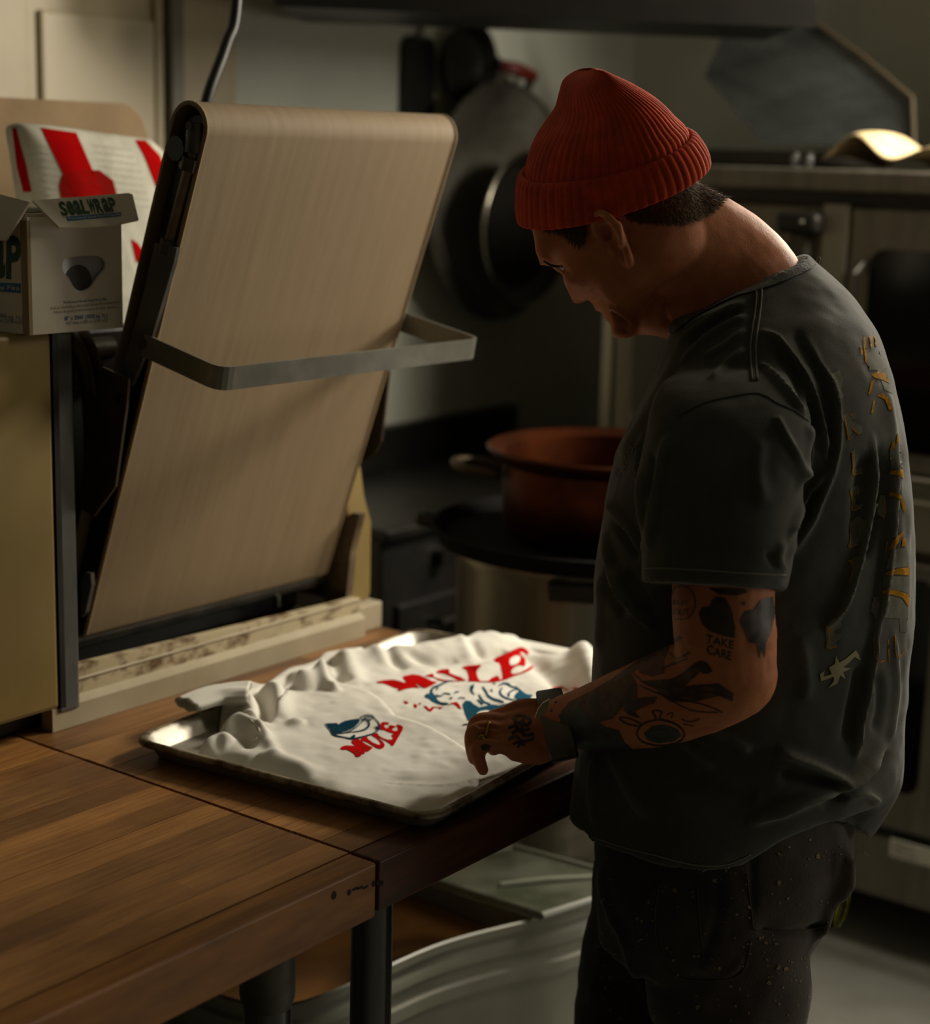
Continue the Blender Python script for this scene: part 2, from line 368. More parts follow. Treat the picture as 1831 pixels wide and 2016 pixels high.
# ================================================================ black range against the left wall
r = thing('black_range', 'low black range with raised back panel against the wall', 'range', (-2.42, 3.1, 0))
obj('body', bx(-2.66, -2.22, 2.62, 3.66, .1, .885, .006), m_black, r)
obj('cooktop', bx(-2.66, -2.19, 2.6, 3.68, .885, .91, .006), m_iron, r)
zb = 1.0
b = nb(); prism(b, [(0, 2.55, .9), (0, 3.68, .9), (0, 3.68, zb+.01), (0, 2.55, zb)], 'x', -2.69, -2.655, .003); obj('back_panel', b, m_black, r)
for fy in (2.68, 3.6): obj('foot', bx(-2.6, -2.26, fy-.02, fy+.02, 0, .1, .004), m_black, r)
for i in range(4):
    yk = 2.8+.22*i; b = nb(); cyl(b, (-2.22, yk, .82), (-2.19, yk, .82), .02, 16); obj('knob', b, m_iron, r, 40)
for i in range(2):
    yk = 2.86+.5*i; b = nb(); box(b, -2.222, -2.205, yk-.2, yk+.24, .2, .74, .006); d = obj('door', b, m_black, r)
    b = nb(); tube(b, [(-2.205, yk-.1, .69), (-2.175, yk-.1, .69), (-2.175, yk+.14, .69), (-2.205, yk+.14, .69)], .008, 8); obj('handle', b, m_black, d)

# ================================================================ steel stock pot, black skillet, copper pot beyond the table end
PX, PY, PD = -1.665, 2.56, .26
kz = on(1180, 1046, d=(np.array([PX, PY, 0])@FWD))[2]
st = thing('pot_stand', 'low black iron stand under the steel stock pot', 'stand', (PX, PY, 0))
b = nb(); lathe(b, [(.24, .40), (.25, .42), (.25, .445), (.24, .45)], (PX, PY, 0), 40); obj('ring', b, m_iron, st, 40)
for k in range(3):
    a = PI*(.3+2*k/3); b = nb(); tube(b, [(PX+.23*math.cos(a), PY+.23*math.sin(a), .43), (PX+.25*math.cos(a), PY+.25*math.sin(a), 0)], .018, 10); obj('leg', b, m_iron, st)
sp = thing('stock_pot', 'tall stainless steel stock pot with vertical reflections beyond the table', 'pot', (PX, PY, .45))
b = nb(); lathe(b, [(.23, .45), (.247, .46), (.25, .48), (.25, kz-.05), (.262, kz-.035), (.262, kz-.025), (.245, kz-.022)], (PX, PY, 0), 64); obj('body', b, M('polished_steel', '#b5b0a2', .3, .65, col2='#77736a', scale=9, stretch=(1, 1, .05)), sp, 40)
r_ = ray(1142, 1150); d_ = r_[:2]; o_ = CAM[:2]-np.array([PX, PY]); bb_ = d_@o_; t_ = (-bb_-math.sqrt(bb_**2-(d_@d_)*(o_@o_-.2505**2)))/(d_@d_); q = CAM+r_*t_; hx_ = q[:2]
nrm = np.array([hx_[0]-PX, hx_[1]-PY, 0])/.25; tg = np.cross(UP, nrm); hp = np.array([hx_[0], hx_[1], q[2]])
b = nb(); slab(b, [hp+nrm*.006+tg*sx*.05+UP*(sz*.018-.012) for sx, sz in ((-1, -1), (1, -1), (1, 1), (-1, 1))], .012); hd = obj('handle_plate', b, m_black, sp)
b = nb(); tube(b, [hp+tg*-.045+nrm*.01, hp+tg*-.045+nrm*.045, hp+tg*.045+nrm*.045, hp+tg*.045+nrm*.01], .008, 8); obj('handle', b, m_black, hd)
sk = thing('black_skillet', 'wide black iron skillet resting on the steel stock pot', 'skillet', (PX, PY, kz-.025))
b = nb(); lathe(b, [(.22, kz-.0195), (.285, kz-.018), (.300, kz+.012), (.294, kz+.014), (.275, kz-.008), (.05, kz-.008)], (PX, PY, 0), 56); obj('dish', b, m_matte, sk, 40)
hd_ = -RGT*.96+FWD*.1; hd_ /= np.linalg.norm(hd_); b = nb(); p0 = np.array([PX, PY, kz])+hd_*.28
tube(b, [p0, p0+hd_*.02+UP*.006, p0+hd_*.045+UP*.012], [.018, .014, .016], 10); obj('handle', b, m_iron, sk, True)
CX, CY = PX+.02, PY+.0; cz = kz-.0065; cr = .205
ztop = on(1200, 888, d=2.98)[2]
m_cop = M('copper', '#5c2a0e', .45, .9, col2='#341708', scale=7, bump=.1)
cp = thing('copper_pot', 'round copper pot with a rolled rim on the black skillet', 'pot', (CX, CY, cz))
b = nb(); lathe(b, [(.02, cz), (.165, cz), (.185, cz+.02), (.188, cz+.1), (.19, ztop-.03), (.215, ztop-.012), (.219, ztop-.004), (.213, ztop), (.187, ztop-.012), (.182, cz+.05), (.02, cz+.04)], (CX, CY, 0), 56); obj('body', b, m_cop, cp, 50)
hp = np.array([CX, CY, ztop-.05])+hd_*.19; b = nb(); sd = np.cross(UP, hd_)
tube(b, catmull([hp+sd*.05, hp+sd*.045+hd_*.06+UP*.006, hp+hd_*.085+UP*.01, hp-sd*.045+hd_*.06+UP*.006, hp-sd*.05], 5), .009, 8); obj('handle', b, M('brass_handle', '#40341f', .5, .5), cp, True)

# ================================================================ pans hanging on the left wall
def wall_pan(name, label, cx, cy, depth, r_out, r_in, dep, mat, xw=XW, tiltz=0, dx=0, dy=0):
    c = on(cx, cy, x=xw+dep); t = thing(name, label, 'pan', (xw+dep/2, c[1], c[2]-r_out), 'pans hanging on the wall')
    b = nb(); prof = [(r_in*.05, .004), (r_in*.92, .004), (r_in, .012), (r_out*.97, dep*.8), (r_out, dep*.95), (r_out*1.0, dep), (r_out*.96, dep*.97), (r_in*.98, .02), (r_in*.05, .014)]
    R = Matrix.Translation((xw+.005, c[1], c[2])) @ Matrix.Rotation(PI/2, 4, 'Y') @ Matrix.Rotation(tiltz, 4, 'X')
    lathe(b, prof, (0, 0, 0), 56); bmesh.ops.transform(b, matrix=R, verts=b.verts); return t, b, c
m_pan = M('worn_pan_steel', '#79756a', .42, .5, col2='#2e2b25', scale=4, bump=.12, lo=.35, hi=.7)
t, b, c = wall_pan('wide_pan', 'wide worn steel pan hanging on the wall behind the sheeter', 985, 398, 0, .285, .16, .10, m_pan); obj('dish', b, m_pan, t, 40)
b = nb(); R_ = .288; tube(b, [(XW+.105, c[1]+R_*math.cos(2*PI*k/48), c[2]+R_*math.sin(2*PI*k/48)) for k in range(48)], .006, 8, closed=True); obj('rim', b, m_dsteel, t, True)
b = nb(); tube(b, [(XW+.05, c[1]+.15, c[2]+.24), (XW+.05, c[1]+.18, c[2]+.30), (XW+.02, c[1]+.19, c[2]+.33)], .012, 8); obj('handle', b, m_iron, t, True)
t, b, c2 = wall_pan('black_wall_pan', 'smaller black pan hanging in front of the wide steel pan', 1040, 450, 0, .185, .15, .05, m_iron, xw=XW+.112); obj('dish', b, m_iron, t, 40)
b = nb(); tube(b, [(XW+.165, c2[1]+.187*math.cos(2*PI*k/48), c2[2]+.187*math.sin(2*PI*k/48)) for k in range(48)], .005, 8, closed=True); obj('rim', b, M('bright_rim', '#a8a392', .25, 1), t, True)
c = on(924, 128, x=XW+.04); t = thing('red_handled_pan', 'black frying pan with a red grip hanging above the wide pan', 'pan', (XW+.03, c[1], c[2]-.13), 'pans hanging on the wall')
b = nb(); lathe(b, [(.01, .002), (.085, .002), (.10, .035), (.104, .04), (.098, .04), (.08, .01), (.01, .01)], (0, 0, 0), 40)
bmesh.ops.transform(b, matrix=Matrix.Translation((XW+.01, c[1], c[2])) @ Matrix.Rotation(PI/2, 4, 'Y'), verts=b.verts); obj('dish', b, m_iron, t, 40)
q0 = on(985, 128, x=XW+.06); q1 = on(1052, 152, x=XW+.08); b = nb(); tube(b, [q0, (q0+q1)/2+UP*.004, q1], [.014, .018, .015], 10); obj('grip', b, M('red_grip', '#5e130b', .5), t, True)
b = nb(); tube(b, [(XW+.05, c[1]+.1, c[2]+.02), q0], .009, 8); obj('handle', b, m_iron, t, True)
c = on(836, 140, x=XW+.03); t = thing('black_ladle', 'flat black griddle plate hanging beside the red handled pan', 'griddle', (XW+.02, c[1], c[2]-.1)); t.name = 'griddle_plate'
b = nb(); prism(b, [(0, c[1]+p[0], c[2]-.02+p[1]) for p in rrect(.12, .2, .03)], 'x', XW+.002, XW+.014); obj('plate', b, m_iron, t)
b = nb(); tube(b, [(XW+.01, c[1], c[2]+.075), (XW+.02, c[1], c[2]+.1), (XW+.01, c[1], c[2]+.12)], .006, 8); obj('loop', b, m_dsteel, t)

# ================================================================ the two butcher block tables
TZ = .90; TX = -1.143; SEAM = 1.348
m_maple = M('maple_block', '#a5763f', .45, col2='#784d24', scale=6, stretch=(26, 1.6, 10), vary=.22, bump=.12, bscale=30, lo=.25, hi=.75, stain=3.2)
m_edge = M('maple_edge', '#9c662c', .45, col2='#74481c', scale=6, stretch=(18, 1.2, 6), bump=.15, bscale=25)
m_dedge = M('dark_edge', '#5c2f14', .45, col2='#361a0b', scale=6, stretch=(18, 1.2, 8), bump=.1)  # darker brown wood for the farther table's core and edge board
m_pipe = M('table_leg_steel', '#6b6c6a', .3, 1, col2='#4a4a48', scale=10, stretch=(1, 1, .08))
def butcher_table(label, y0, y1, x0, edge_mat, th):
    t = thing('butcher_block_table', label, 'table', ((x0+TX)/2, (y0+y1)/2, 0), 'butcher block tables')
    b = nb(); box(b, x0, TX-.042, y0+.004, y1-.004, TZ-th, TZ-.006); obj('core', b, edge_mat, t)
    b = nb(); box(b, TX-.040, TX, y0+.001, y1-.001, TZ-th, TZ, .003, 3); obj('edge_board', b, edge_mat, t)
    x = TX-.041; w = .0445
    while x-w > x0-.01:
        y = y0+.001; off = random.uniform(.15, .7)
        while y < y1-.01:
            ye = min(y+off, y1-.001)
            if y1-.001-ye < .12: ye = y1-.001
            b = nb(); dz = random.uniform(-.0003, .0002)
            box(b, x-w+.0003, x-.0003, y+.0002, ye-.0002, TZ-.02, TZ+dz); obj('plank', b, m_maple, t)
            y = ye; off = random.uniform(.35, .9)
        x -= w
    return t
t1 = butcher_table('nearer butcher block table with worn maple planks and pale edge', -.25, SEAM, -2.08, m_edge, .064)
t2 = butcher_table('farther butcher block table carrying the tray and the dough sheeter', SEAM+.003, 2.075, -2.42, m_dedge, .060)
def leg(t, x, y, r, collar=None):
    b = nb(); cyl(b, (x, y, .02), (x, y, TZ-.062), r, 24); l = obj('leg', b, m_pipe, t, 40)
    b = nb(); lathe(b, [(r*1.1, 0), (r*1.25, .006), (r*1.25, .02), (r*1.0, .03)], (x, y, 0), 20); obj('foot', b, m_black, l, 40)
    if collar: b = nb(); lathe(b, [(r*1.02, TZ-.062-collar), (r*1.16, TZ-.062-collar+.012), (r*1.16, TZ-.063)], (x, y, 0), 24); obj('collar', b, m_dsteel, l, 40)
lp = on(752, 1790, z=.8)
leg(t2, -1.215, 1.425, .0245); leg(t2, -1.225, 2.0, .0245); leg(t2, -2.34, 1.43, .0245); leg(t2, -2.34, 2.0, .0245)
leg(t1, -1.225, 1.262, .0265, .1); leg(t1, -2.0, 1.26, .0265, .1); leg(t1, -1.225, -.15, .0265, .1); leg(t1, -2.0, -.15, .0265, .1)
# black scuffs printed along the near edge
b = nb(); 
for (px, py, s) in ((658, 1763, .004), (688, 1757, .003), (736, 1740, .003), (744, 1738, .0025), (752, 1739, .003)):
    q = on(px, py, x=TX+.0006); v = [b.verts.new(q+np.array([0, s*math.cos(2*PI*k/8), s*1.2*math.sin(2*PI*k/8)])) for k in range(8)]; b.faces.new(v)
for (px, py) in ((700, 1750), (709, 1748), (720, 1747)):
    q = on(px, py, x=TX+.0006); v = [b.verts.new(q+np.array([0, a*.0045, c*.0012])) for a, c in ((-1, -1), (1, -1), (1, 1), (-1, 1))]; b.faces.new(v)
obj('burnt_marks', b, M('burnt_ink', '#0c0805', .8), t1, kind='stuff')

# ================================================================ ingredient bin and tubs under the table
m_bin = M('bin_plastic', '#8b8a7b', .4, col2='#7a7969', scale=4)
m_org = M('amber_contents', '#8a5c26', .6, col2='#6b4519', scale=5)
out = [(-1.93, 1.60), (-1.75, 1.56), (-1.60, 1.555), (-1.52, 1.59), (-1.492, 1.67), (-1.472, 1.87), (-1.43, 2.0), (-1.385, 2.1), (-1.36, 2.25), (-1.40, 2.42), (-1.6, 2.46), (-1.9, 2.3), (-1.97, 2.0), (-1.965, 1.75)]
# keep the bin clear of the pot stand
out = [(x, min(y, 2.27)) for x, y in out]
def ring_of(pts, n=6): return catmull([np.array([x, y, 0]) for x, y in pts], n, True)
cen = np.array([-1.68, 1.95, 0])
def ringz(bm, k, z): return [bm.verts.new(cen+(p-cen)*k+UP*z) for p in ring_of(out)]
bn = thing('ingredient_bin', 'large white ingredient bin with ridged rim under the table', 'bin', (-1.68, 1.95, 0))
b = nb(); rs = [ringz(b, k, z) for k, z in ((.86, .03), (.9, .04), (.955, .40), (.985, .405), (.985, .425), (.965, .43), (.965, .45), (.99, .455), (.99, .472), (.975, .477), (.975, .485), (1.0, .49), (1.0, .503), (.985, .505), (.965, .498), (.955, .44), (.88, .10))]
skin_rings(b, rs); b.faces.new(rs[0][::-1]); b.faces.new(rs[-1]); obj('shell', b, m_bin, bn, 40)
b = nb(); rs = [ringz(b, k, z) for k, z in ((.88, .11), (.925, .30), (.925, .34), (.9, .345))]; skin_rings(b, rs); b.faces.new(rs[0][::-1]); b.faces.new(rs[-1]); obj('contents', b, m_org, bn, 40, label='amber brown contents')
for (x, y) in ((-1.8, 1.72), (-1.58, 1.72), (-1.8, 2.1), (-1.6, 2.1)): b = nb(); cyl(b, (x, y-.01, .02), (x, y+.01, .02), .02, 14); obj('caster', b, m_black, bn, 40)
LZ = .512
m_lid = M('clear_lid', '#a9ad99', .15, trans=.8, col2='#80866f', scale=9, lo=.45, hi=.6)
lid = [on(*q, z=LZ) for q in ((1066, 1808), (1180, 1772), (1205, 1725), (1010, 1672), (893, 1692), (846, 1738))]
b = nb(); slab(b, lid, .008); ld = obj('bin_lid', b, m_lid); tag(ld, 'clear plastic lid lying across the far half of the ingredient bin', 'lid')
b = nb(); tube(b, [p+UP*.004 for p in lid], .006, 8, closed=True); obj('rim', b, M('lid_rim', '#8d9080', .3, trans=.5), ld)
b = nb(); q0 = on(985, 1742, z=LZ+.006); q1 = on(1175, 1727, z=LZ+.006); tube(b, [q0, (q0+q1)/2+UP*.003, q1], .005, 8); obj('ridge', b, M('lid_ridge', '#a5a896', .25, trans=.5), ld)
# tubs behind
def tub(label, x, y, z, w, dpt, h, mat):
    t = thing('plastic_tub', label, 'tub', (x, y, z), 'plastic tubs under the table')
    b = nb(); rr = [[b.verts.new((x+p[0], y+p[1], z+zz)) for p in rrect(w*k, dpt*k, .02)] for k, zz in ((.86, 0), (.97, h-.02), (1.02, h-.02), (1.02, h), (.96, h), (.84, .02))]
    skin_rings(b, rr); b.faces.new(rr[0][::-1]); b.faces.new(rr[-1]); obj('body', b, mat, t, 40); return t
m_tub = M('white_tub', '#b5b4a6', .4)
tub('white plastic tub standing by the stock pot stand below the table end', -2.06, 2.56, 0, .13, .16, .31, m_tub)
t = tub('narrow white tub with flat lid between ingredient bin and stock pot', -1.355, 2.345, 0, .11, .10, .47, m_tub)
b = nb(); rr = [[b.verts.new((-1.355+p[0], 2.345+p[1], zz)) for p in rrect(.118*k, .108*k, .02)] for k, zz in ((1, .4705), (1.02, .474), (1.02, .486), (1, .489), (.94, .489), (.93, .484))]
skin_rings(b, rr); b.faces.new(rr[0][::-1]); b.faces.new(rr[-1]); obj('lid', b, M('tub_lid', '#cfcec2', .35), t, 40)

# ================================================================ dough sheeter
m_cab = M('cream_enamel', '#86723f', .5, col2='#776333', scale=5, stretch=(1, 1, .6), bump=.08)
m_belt = M('belt_canvas', '#8c785b', .75, col2='#7b684c', scale=6, stretch=(1, 14, .9), bump=.1, bscale=90, lo=.2, hi=.8)
m_plate = M('worn_plate', '#b3a585', .5, col2='#5e4526', scale=26, stretch=(1, 1, 1.6), bump=.1, lo=.5, hi=.66)
m_ledge = M('pale_ledge', '#b0a48a', .45, col2='#9d9175', scale=6)
m_brownp = M('brown_guard', '#4a3a22', .5, .3, col2='#2e2414', scale=9)
m_worn = M('rust_worn_steel', '#8a785f', .5, .3, col2='#4b3d2d', scale=14, bump=.15)
m_blued = M('blued_steel', '#6a6b68', .45, .4, col2='#4d4e4c', scale=8, stretch=(1, 1, .5))
sh = thing('dough_sheeter', 'cream enamelled dough sheeter with raised canvas conveyor on the table', 'dough sheeter', (-1.95, 1.72, TZ))
FX = -1.75; BY0, BY1 = 1.388, 2.012
b = nb(); box(b, -2.36, FX-.012, BY0+.004, BY1, TZ+.0006, .925, .002); obj('base_tray', b, m_black, sh)
b = nb(); prism(b, [(0, BY0, .937), (0, BY1, .937), (0, BY1, .962), (0, BY0+.04, .979), (0, BY0, .979)], 'x', FX-.014, FX, .001); obj('base_plate', b, m_plate, sh, label='stained cream base plate')
b = nb(); prism(b, [(-.0+FX-.01, 0, TZ), (FX+.012, 0, TZ), (FX+.012, 0, TZ+.03), (FX, 0, TZ+.038), (FX-.01, 0, TZ+.038)], 'y', BY0, BY1)
for v in b.verts: v.co.z += .0006
obj('base_ledge', b, m_ledge, sh)
obj('plate_bead', bx(FX-.02, FX+.002, BY0+.04, BY1, .957, .9615, .002), m_ledge, sh)
obj('foot', bx(FX-.05, FX-.004, BY1+.002, BY1+.06, TZ+.0006, .945, .003), m_ledge, sh)
obj('foot', bx(-2.3, FX-.02, 1.2, 1.386, TZ+.0006, .935, .003), m_black, sh)
# near cabinet
obj('cabinet', bx(-2.36, -1.722, 1.14, 1.388, .937, 1.428, .006), m_cab, sh)
obj('cabinet_side_plate', bx(-2.3, -1.735, 1.398, 1.432, .925, 1.425, .003), m_blued, sh, label='grey steel inner side plate')
b = nb(); box(b, -1.74, -1.7215, 1.389, 1.3975, .937, 1.428); obj('cabinet_gasket', b, m_black, sh)
# far cabinet (cream, bowed outer edge)
fy = [(0, 2.03, .945), (0, 2.062, .945), (0, 2.068, .955), (0, 2.068, 1.075), (0, 2.058, 1.085), (0, 2.048, 1.12), (0, 2.032, 1.2), (0, 2.01, 1.27), (0, 1.985, 1.33), (0, 1.97, 1.33), (0, 1.985, 1.2)]
b = nb(); prism(b, [(0, 2.016, .945)]+fy[1:8]+[(0, 2.0, 1.27)], 'x', -2.3, -1.776, .003); obj('far_cabinet', b, m_cab, sh)
b = nb(); prism(b, [(0, p[1]+.004, p[2]) for p in fy[5:8]]+[(0, p[1]-.002, p[2]) for p in fy[5:8]][::-1], 'x', -2.3, -1.785); obj('cabinet_gasket', b, m_black, sh)
# inner head: black body, hoses, motor box
obj('head_core', bx(-2.3, -1.87, 1.44, 2.0, .925, 1.02, .01), m_black, sh)
obj('head_back', bx(-2.24, -2.0, 1.44, 2.0, 1.02, 1.285, .01), m_black, sh)
b = nb()
for k, zz in enumerate((1.08, 1.2)): cyl(b, (-1.965+.01*k, 1.45, zz), (-1.965+.01*k, 1.985, zz), .035, 20)
obj('roller', b, m_dsteel, sh, 40)
mb = on(190, 680, x=-1.86); b = nb(); box(b, -1.98, -1.855, mb[1]-.055, mb[1]+.06, mb[2]-.06, min(mb[2]+.03, 1.422), .012); mo = obj('motor_box', b, m_iron, sh)
b = nb(); q = on(198, 688, x=-1.84); cyl(b, (-1.856, q[1]-.05, q[2]), (-1.856, q[1]+.03, q[2]), .016, 14); obj('motor_cap', b, m_dsteel, mo, 40)
obj('motor_post', bx(-1.97, -1.9, mb[1]-.03, mb[1]+.03, 1.02, mb[2]-.04, .006), m_black, sh)
for i, pts in enumerate((((128, 655), (150, 720), (165, 830), (160, 960)), ((150, 652), (178, 740), (185, 850), (170, 990)))):
    P_ = [on(px, py, x=-1.80-.02*i) for px, py in pts]; b = nb(); tube(b, catmull([P_[0]+np.array([-.05, .05, -.03])]+[np.array([p[0], p[1]+.012, min(p[2], 1.405)]) for p in P_]+[P_[-1]+np.array([-.06, .02, -.05])], 6), .011, 8); obj('hose', b, m_brownp, sh, True)
# conveyor wing: local frame along (s) up the wing, (y) width, (n) outward
WY0, WY1 = 1.497, 1.989
B0 = np.array([-1.80, 0, 1.0]); T0 = np.array([-1.553, 0, 1.69]); sdir = (T0-B0)/np.linalg.norm(T0-B0); ndir = np.array([sdir[2], 0, -sdir[0]]); WL = np.linalg.norm(T0-B0)
TH = .062
def wp(s, n, y): return B0+sdir*s+ndir*n+np.array([0, y, 0])
prof = [(s, 0) for s in np.linspace(0, WL-.02, 14)]
cr = TH/2
prof += [(WL-.02+cr*math.sin(t), -cr+cr*math.cos(t)) for t in np.linspace(.15, PI-.15, 12)]
prof += [(s, -TH) for s in np.linspace(WL-.02, 0, 14)]
prof += [(-.018*math.sin(t), -cr-cr*math.cos(t)) for t in np.linspace(.2, PI-.2, 8)]
b = nb(); th = .004
rings = []
for n_off, y in ((0, WY0), (0, WY1), (-th, WY1), (-th, WY0)):
    rg = []
    for s, n in prof:
        cs = np.array([min(max(s, 0), WL-.02), -cr]); v = np.array([s, n])-cs; l = np.linalg.norm(v); v = v*(l+n_off)/l+cs if l > 1e-6 else v+cs
        rg.append(b.verts.new(wp(v[0], v[1], y)))
    rings.append(rg)
skin_rings(b, rings, closed=True)
wing = obj('conveyor_belt', b, m_belt, sh, 50, label='worn beige canvas conveyor belt')
m_hem = M('belt_hem', '#a08a68', .8)
for y_ in (WY1-.002, WY0+.002): b = nb(); tube(b, [wp(s, n+.0005, y_) for s, n in prof[:-6]], .0016, 6); obj('belt_hem', b, m_hem, wing)
def side_frame(y0, y1):
    P = [wp(s, n, 0) for s, n in ((.0, -.010), (WL-.03, -.010), (WL-.012, -.016), (WL-.004, -.031), (WL-.012, -.046), (WL-.03, -.052), (0, -.052))]
    b = nb(); prism(b, P, 'y', y0, y1); return b
obj('side_frame', side_frame(WY0+.014, WY0+.03), m_iron, sh); obj('side_frame', side_frame(WY1-.03, WY1-.012), m_iron, sh)
b = nb(); box(b, 0, .001, 0, .001, 0, .001)
b.free(); b = nb()
P = [wp(s, n, 0) for s, n in ((.05, -.014), (WL-.05, -.014), (WL-.05, -.048), (.05, -.048))]; prism(b, P, 'y', WY0+.03, WY1-.03); obj('bed', b, m_iron, sh)
# tension screw on the near side
def sn(px, py, y): # pixel -> (s,n) of the wing at world y
    q = on(px, py, y=y)-B0; return q@sdir, q@ndir
yt = WY0+.002
b = nb(); tube(b, [wp(*sn(386, 242, yt), yt), wp(*sn(382, 300, yt), yt)], [.011, .0125], 12); ts = obj('tension_arm', b, m_dsteel, sh, 40)
b = nb(); tube(b, [wp(*sn(381, 300, yt), yt), wp(*sn(330, 492, yt), yt)], .0072, 10); obj('tension_rod', b, m_worn, ts, 40)
b = nb(); q = sn(376, 322, yt)
tube(b, [wp(q[0]-.008, q[1], yt), wp(q[0]+.008, q[1], yt)], .0145, 6); obj('nut', b, m_dsteel, ts)
b = nb(); q = sn(334, 484, yt); tube(b, [wp(q[0]-.01, q[1], yt), wp(q[0]+.008, q[1], yt)], .0135, 6); obj('nut', b, m_dsteel, ts)
b = nb(); q = sn(354, 292, yt-.004); tube(b, [wp(q[0], q[1], yt-.012), wp(q[0], q[1], yt+.014)], .0155, 10); obj('bolt', b, m_iron, ts)
b = nb(); q = sn(386, 248, yt); tube(b, [wp(q[0], q[1], yt-.0125), wp(q[0], q[1], yt-.010)], .0055, 10); obj('slot', b, m_black, ts)
# side brace plate, lower half of the near side
yb = WY0-.004
P = [on(px, py, y=yb) for px, py in ((308, 478), (352, 488), (345, 520), (300, 672), (262, 760), (236, 742), (266, 655), (290, 560))]
b = nb(); slab(b, P, .006); obj('brace_plate', b, m_blued, sh)
P = [on(px, py, y=1.478) for px, py in ((203, 722), (255, 746), (251, 800), (229, 958), (186, 1017), (160, 1000), (170, 880))]
b = nb(); slab(b, P, .004); gp = obj('guard_plate', b, m_brownp, sh)
b = nb(); q = on(236, 785, y=1.474); cyl(b, q-np.array([0, .003, 0]), q+np.array([0, .003, 0]), .005, 10); obj('bolt', b, m_black, gp)
P = [on(px, py, y=2.012) for px, py in ((768, 728), (752, 868), (740, 890), (700, 925), (690, 905), (735, 750))]
b = nb(); slab(b, P, .004); obj('guard_plate', b, m_brownp, sh)
# lower pivot brackets
P = [on(px, py, y=2.013) for px, py in ((678, 1022), (700, 1008), (714, 1012), (696, 1085), (690, 1150), (684, 1200), (655, 1208), (640, 1170), (622, 1160), (625, 1130), (650, 1110), (664, 1065))]
b = nb(); slab(b, P, .014); obj('pivot_bracket', b, m_worn, sh)
P = [on(px, py, y=1.476) for px, py in ((164, 1140), (172, 1126), (182, 1128), (184, 1150), (172, 1205), (163, 1215))]
b = nb(); slab(b, P, .006); obj('pivot_bracket', b, m_dsteel, sh)
b = nb(); cyl(b, (B0[0]-.03, 1.44, .985), (B0[0]-.03, 2.0, .985), .014, 16); obj('pivot_shaft', b, m_dsteel, sh, 40)
b = nb(); q = on(545, 1195, x=-1.82); cyl(b, q, q+np.array([0, 0, .02]), .006, 10); obj('bolt', b, m_steel, sh, 40)
# catch frame: flat bar bent into a loop, bolted to both sides
g0 = on(264, 670, y=1.494); g1 = on(432, 747, y=1.478); g2 = on(911, 693, y=2.004); g3 = on(800, 634, y=1.998)
g2[0] = g1[0]; g2[2] = g1[2]; g3 = g0+np.array([0, g2[1]-g1[1], 0])
g2 = np.array([g1[0], 2.0, g1[2]]); g3 = np.array([g0[0], 2.0, g0[2]])
m_gbar = M('catch_bar_steel', '#8f8e84', .38, .45, col2='#77766c', scale=14, bump=.08)
def flatbar(pts, w, t, upv):
    bm = nb(); P = [np.asarray(p, float) for p in pts]; rings = []
    for i, p in enumerate(P):
        d = P[min(i+1, len(P)-1)]-P[max(i-1, 0)]; d /= np.linalg.norm(d); s = np.cross(d, upv); s /= np.linalg.norm(s)
        if 0 < i < len(P)-1:
            e1 = (P[i]-P[i-1]); e1 /= np.linalg.norm(e1); sc = 1/max(.5, abs(np.dot(np.cross(e1, upv)/np.linalg.norm(np.cross(e1, upv)), s)))
        else: sc = 1
        rings.append([bm.verts.new(p+s*t/2*sc*a+upv*w/2*c) for a, c in ((-1, -1), (1, -1), (1, 1), (-1, 1))])
    skin_rings(bm, rings); bm.faces.new(rings[0][::-1]); bm.faces.new(rings[-1]); return bm
def fillet(P, r, n=5):
    P = [np.asarray(p, float) for p in P]; out = [P[0]]
    for i in range(1, len(P)-1):
        a = P[i]+(P[i-1]-P[i])/np.linalg.norm(P[i-1]-P[i])*r; c = P[i]+(P[i+1]-P[i])/np.linalg.norm(P[i+1]-P[i])*r
        for k in range(n+1): t = k/n; out.append((1-t)**2*a+2*t*(1-t)*P[i]+t*t*c)
    return out+[P[-1]]
arm = (g1-g0)/np.linalg.norm(g1-g0); upv = np.cross(np.array([0, 1., 0]), arm); upv = upv if upv[2] > 0 else -upv
gp = flatbar(fillet([g0-arm*.002, g1, g2, g3-arm*.002], .022), .030, .004, upv)
bmesh.ops.bevel(gp, geom=[e for e in gp.edges if e.is_manifold and e.calc_face_angle(0) > .9], offset=.0008, segments=1, affect='EDGES')
obj('catch_frame', gp, m_gbar, sh)
b = nb(); q = on(282, 676, y=1.490); cyl(b, q-np.array([0, .004, 0]), q+np.array([0, .004, 0]), .007, 10); obj('bolt', b, m_dsteel, sh)
# second wing, raised on the far side
q = on(268, 205, x=-2.27); WZ = q[2]
b = nb(); pl = []
yy1 = q[1]+.015; yy0 = yy1-.49
for z_, y_ in ((1.0, yy0), (1.0, yy1)): pl.append((0, y_, z_))
for k in range(6): t = math.radians(90*k/5); pl.append((0, yy1-.05+.05*math.cos(t), WZ-.05+.05*math.sin(t)))
for k in range(6): t = math.radians(90+90*k/5); pl.append((0, yy0+.05+.05*math.cos(t), WZ-.05+.05*math.sin(t)))
prism(b, pl, 'x', -2.31, -2.26, .006); obj('rear_conveyor', b, M('rear_belt', '#8a7250', .8, col2='#765f40', scale=6), sh)
b = nb(); tube(b, [(-2.285, yy1+.012, 1.0), (-2.285, yy1+.012, WZ-.1), (-2.285, yy1+.012, WZ-.055)], .008, 8); obj('rear_frame', b, m_steel, sh)
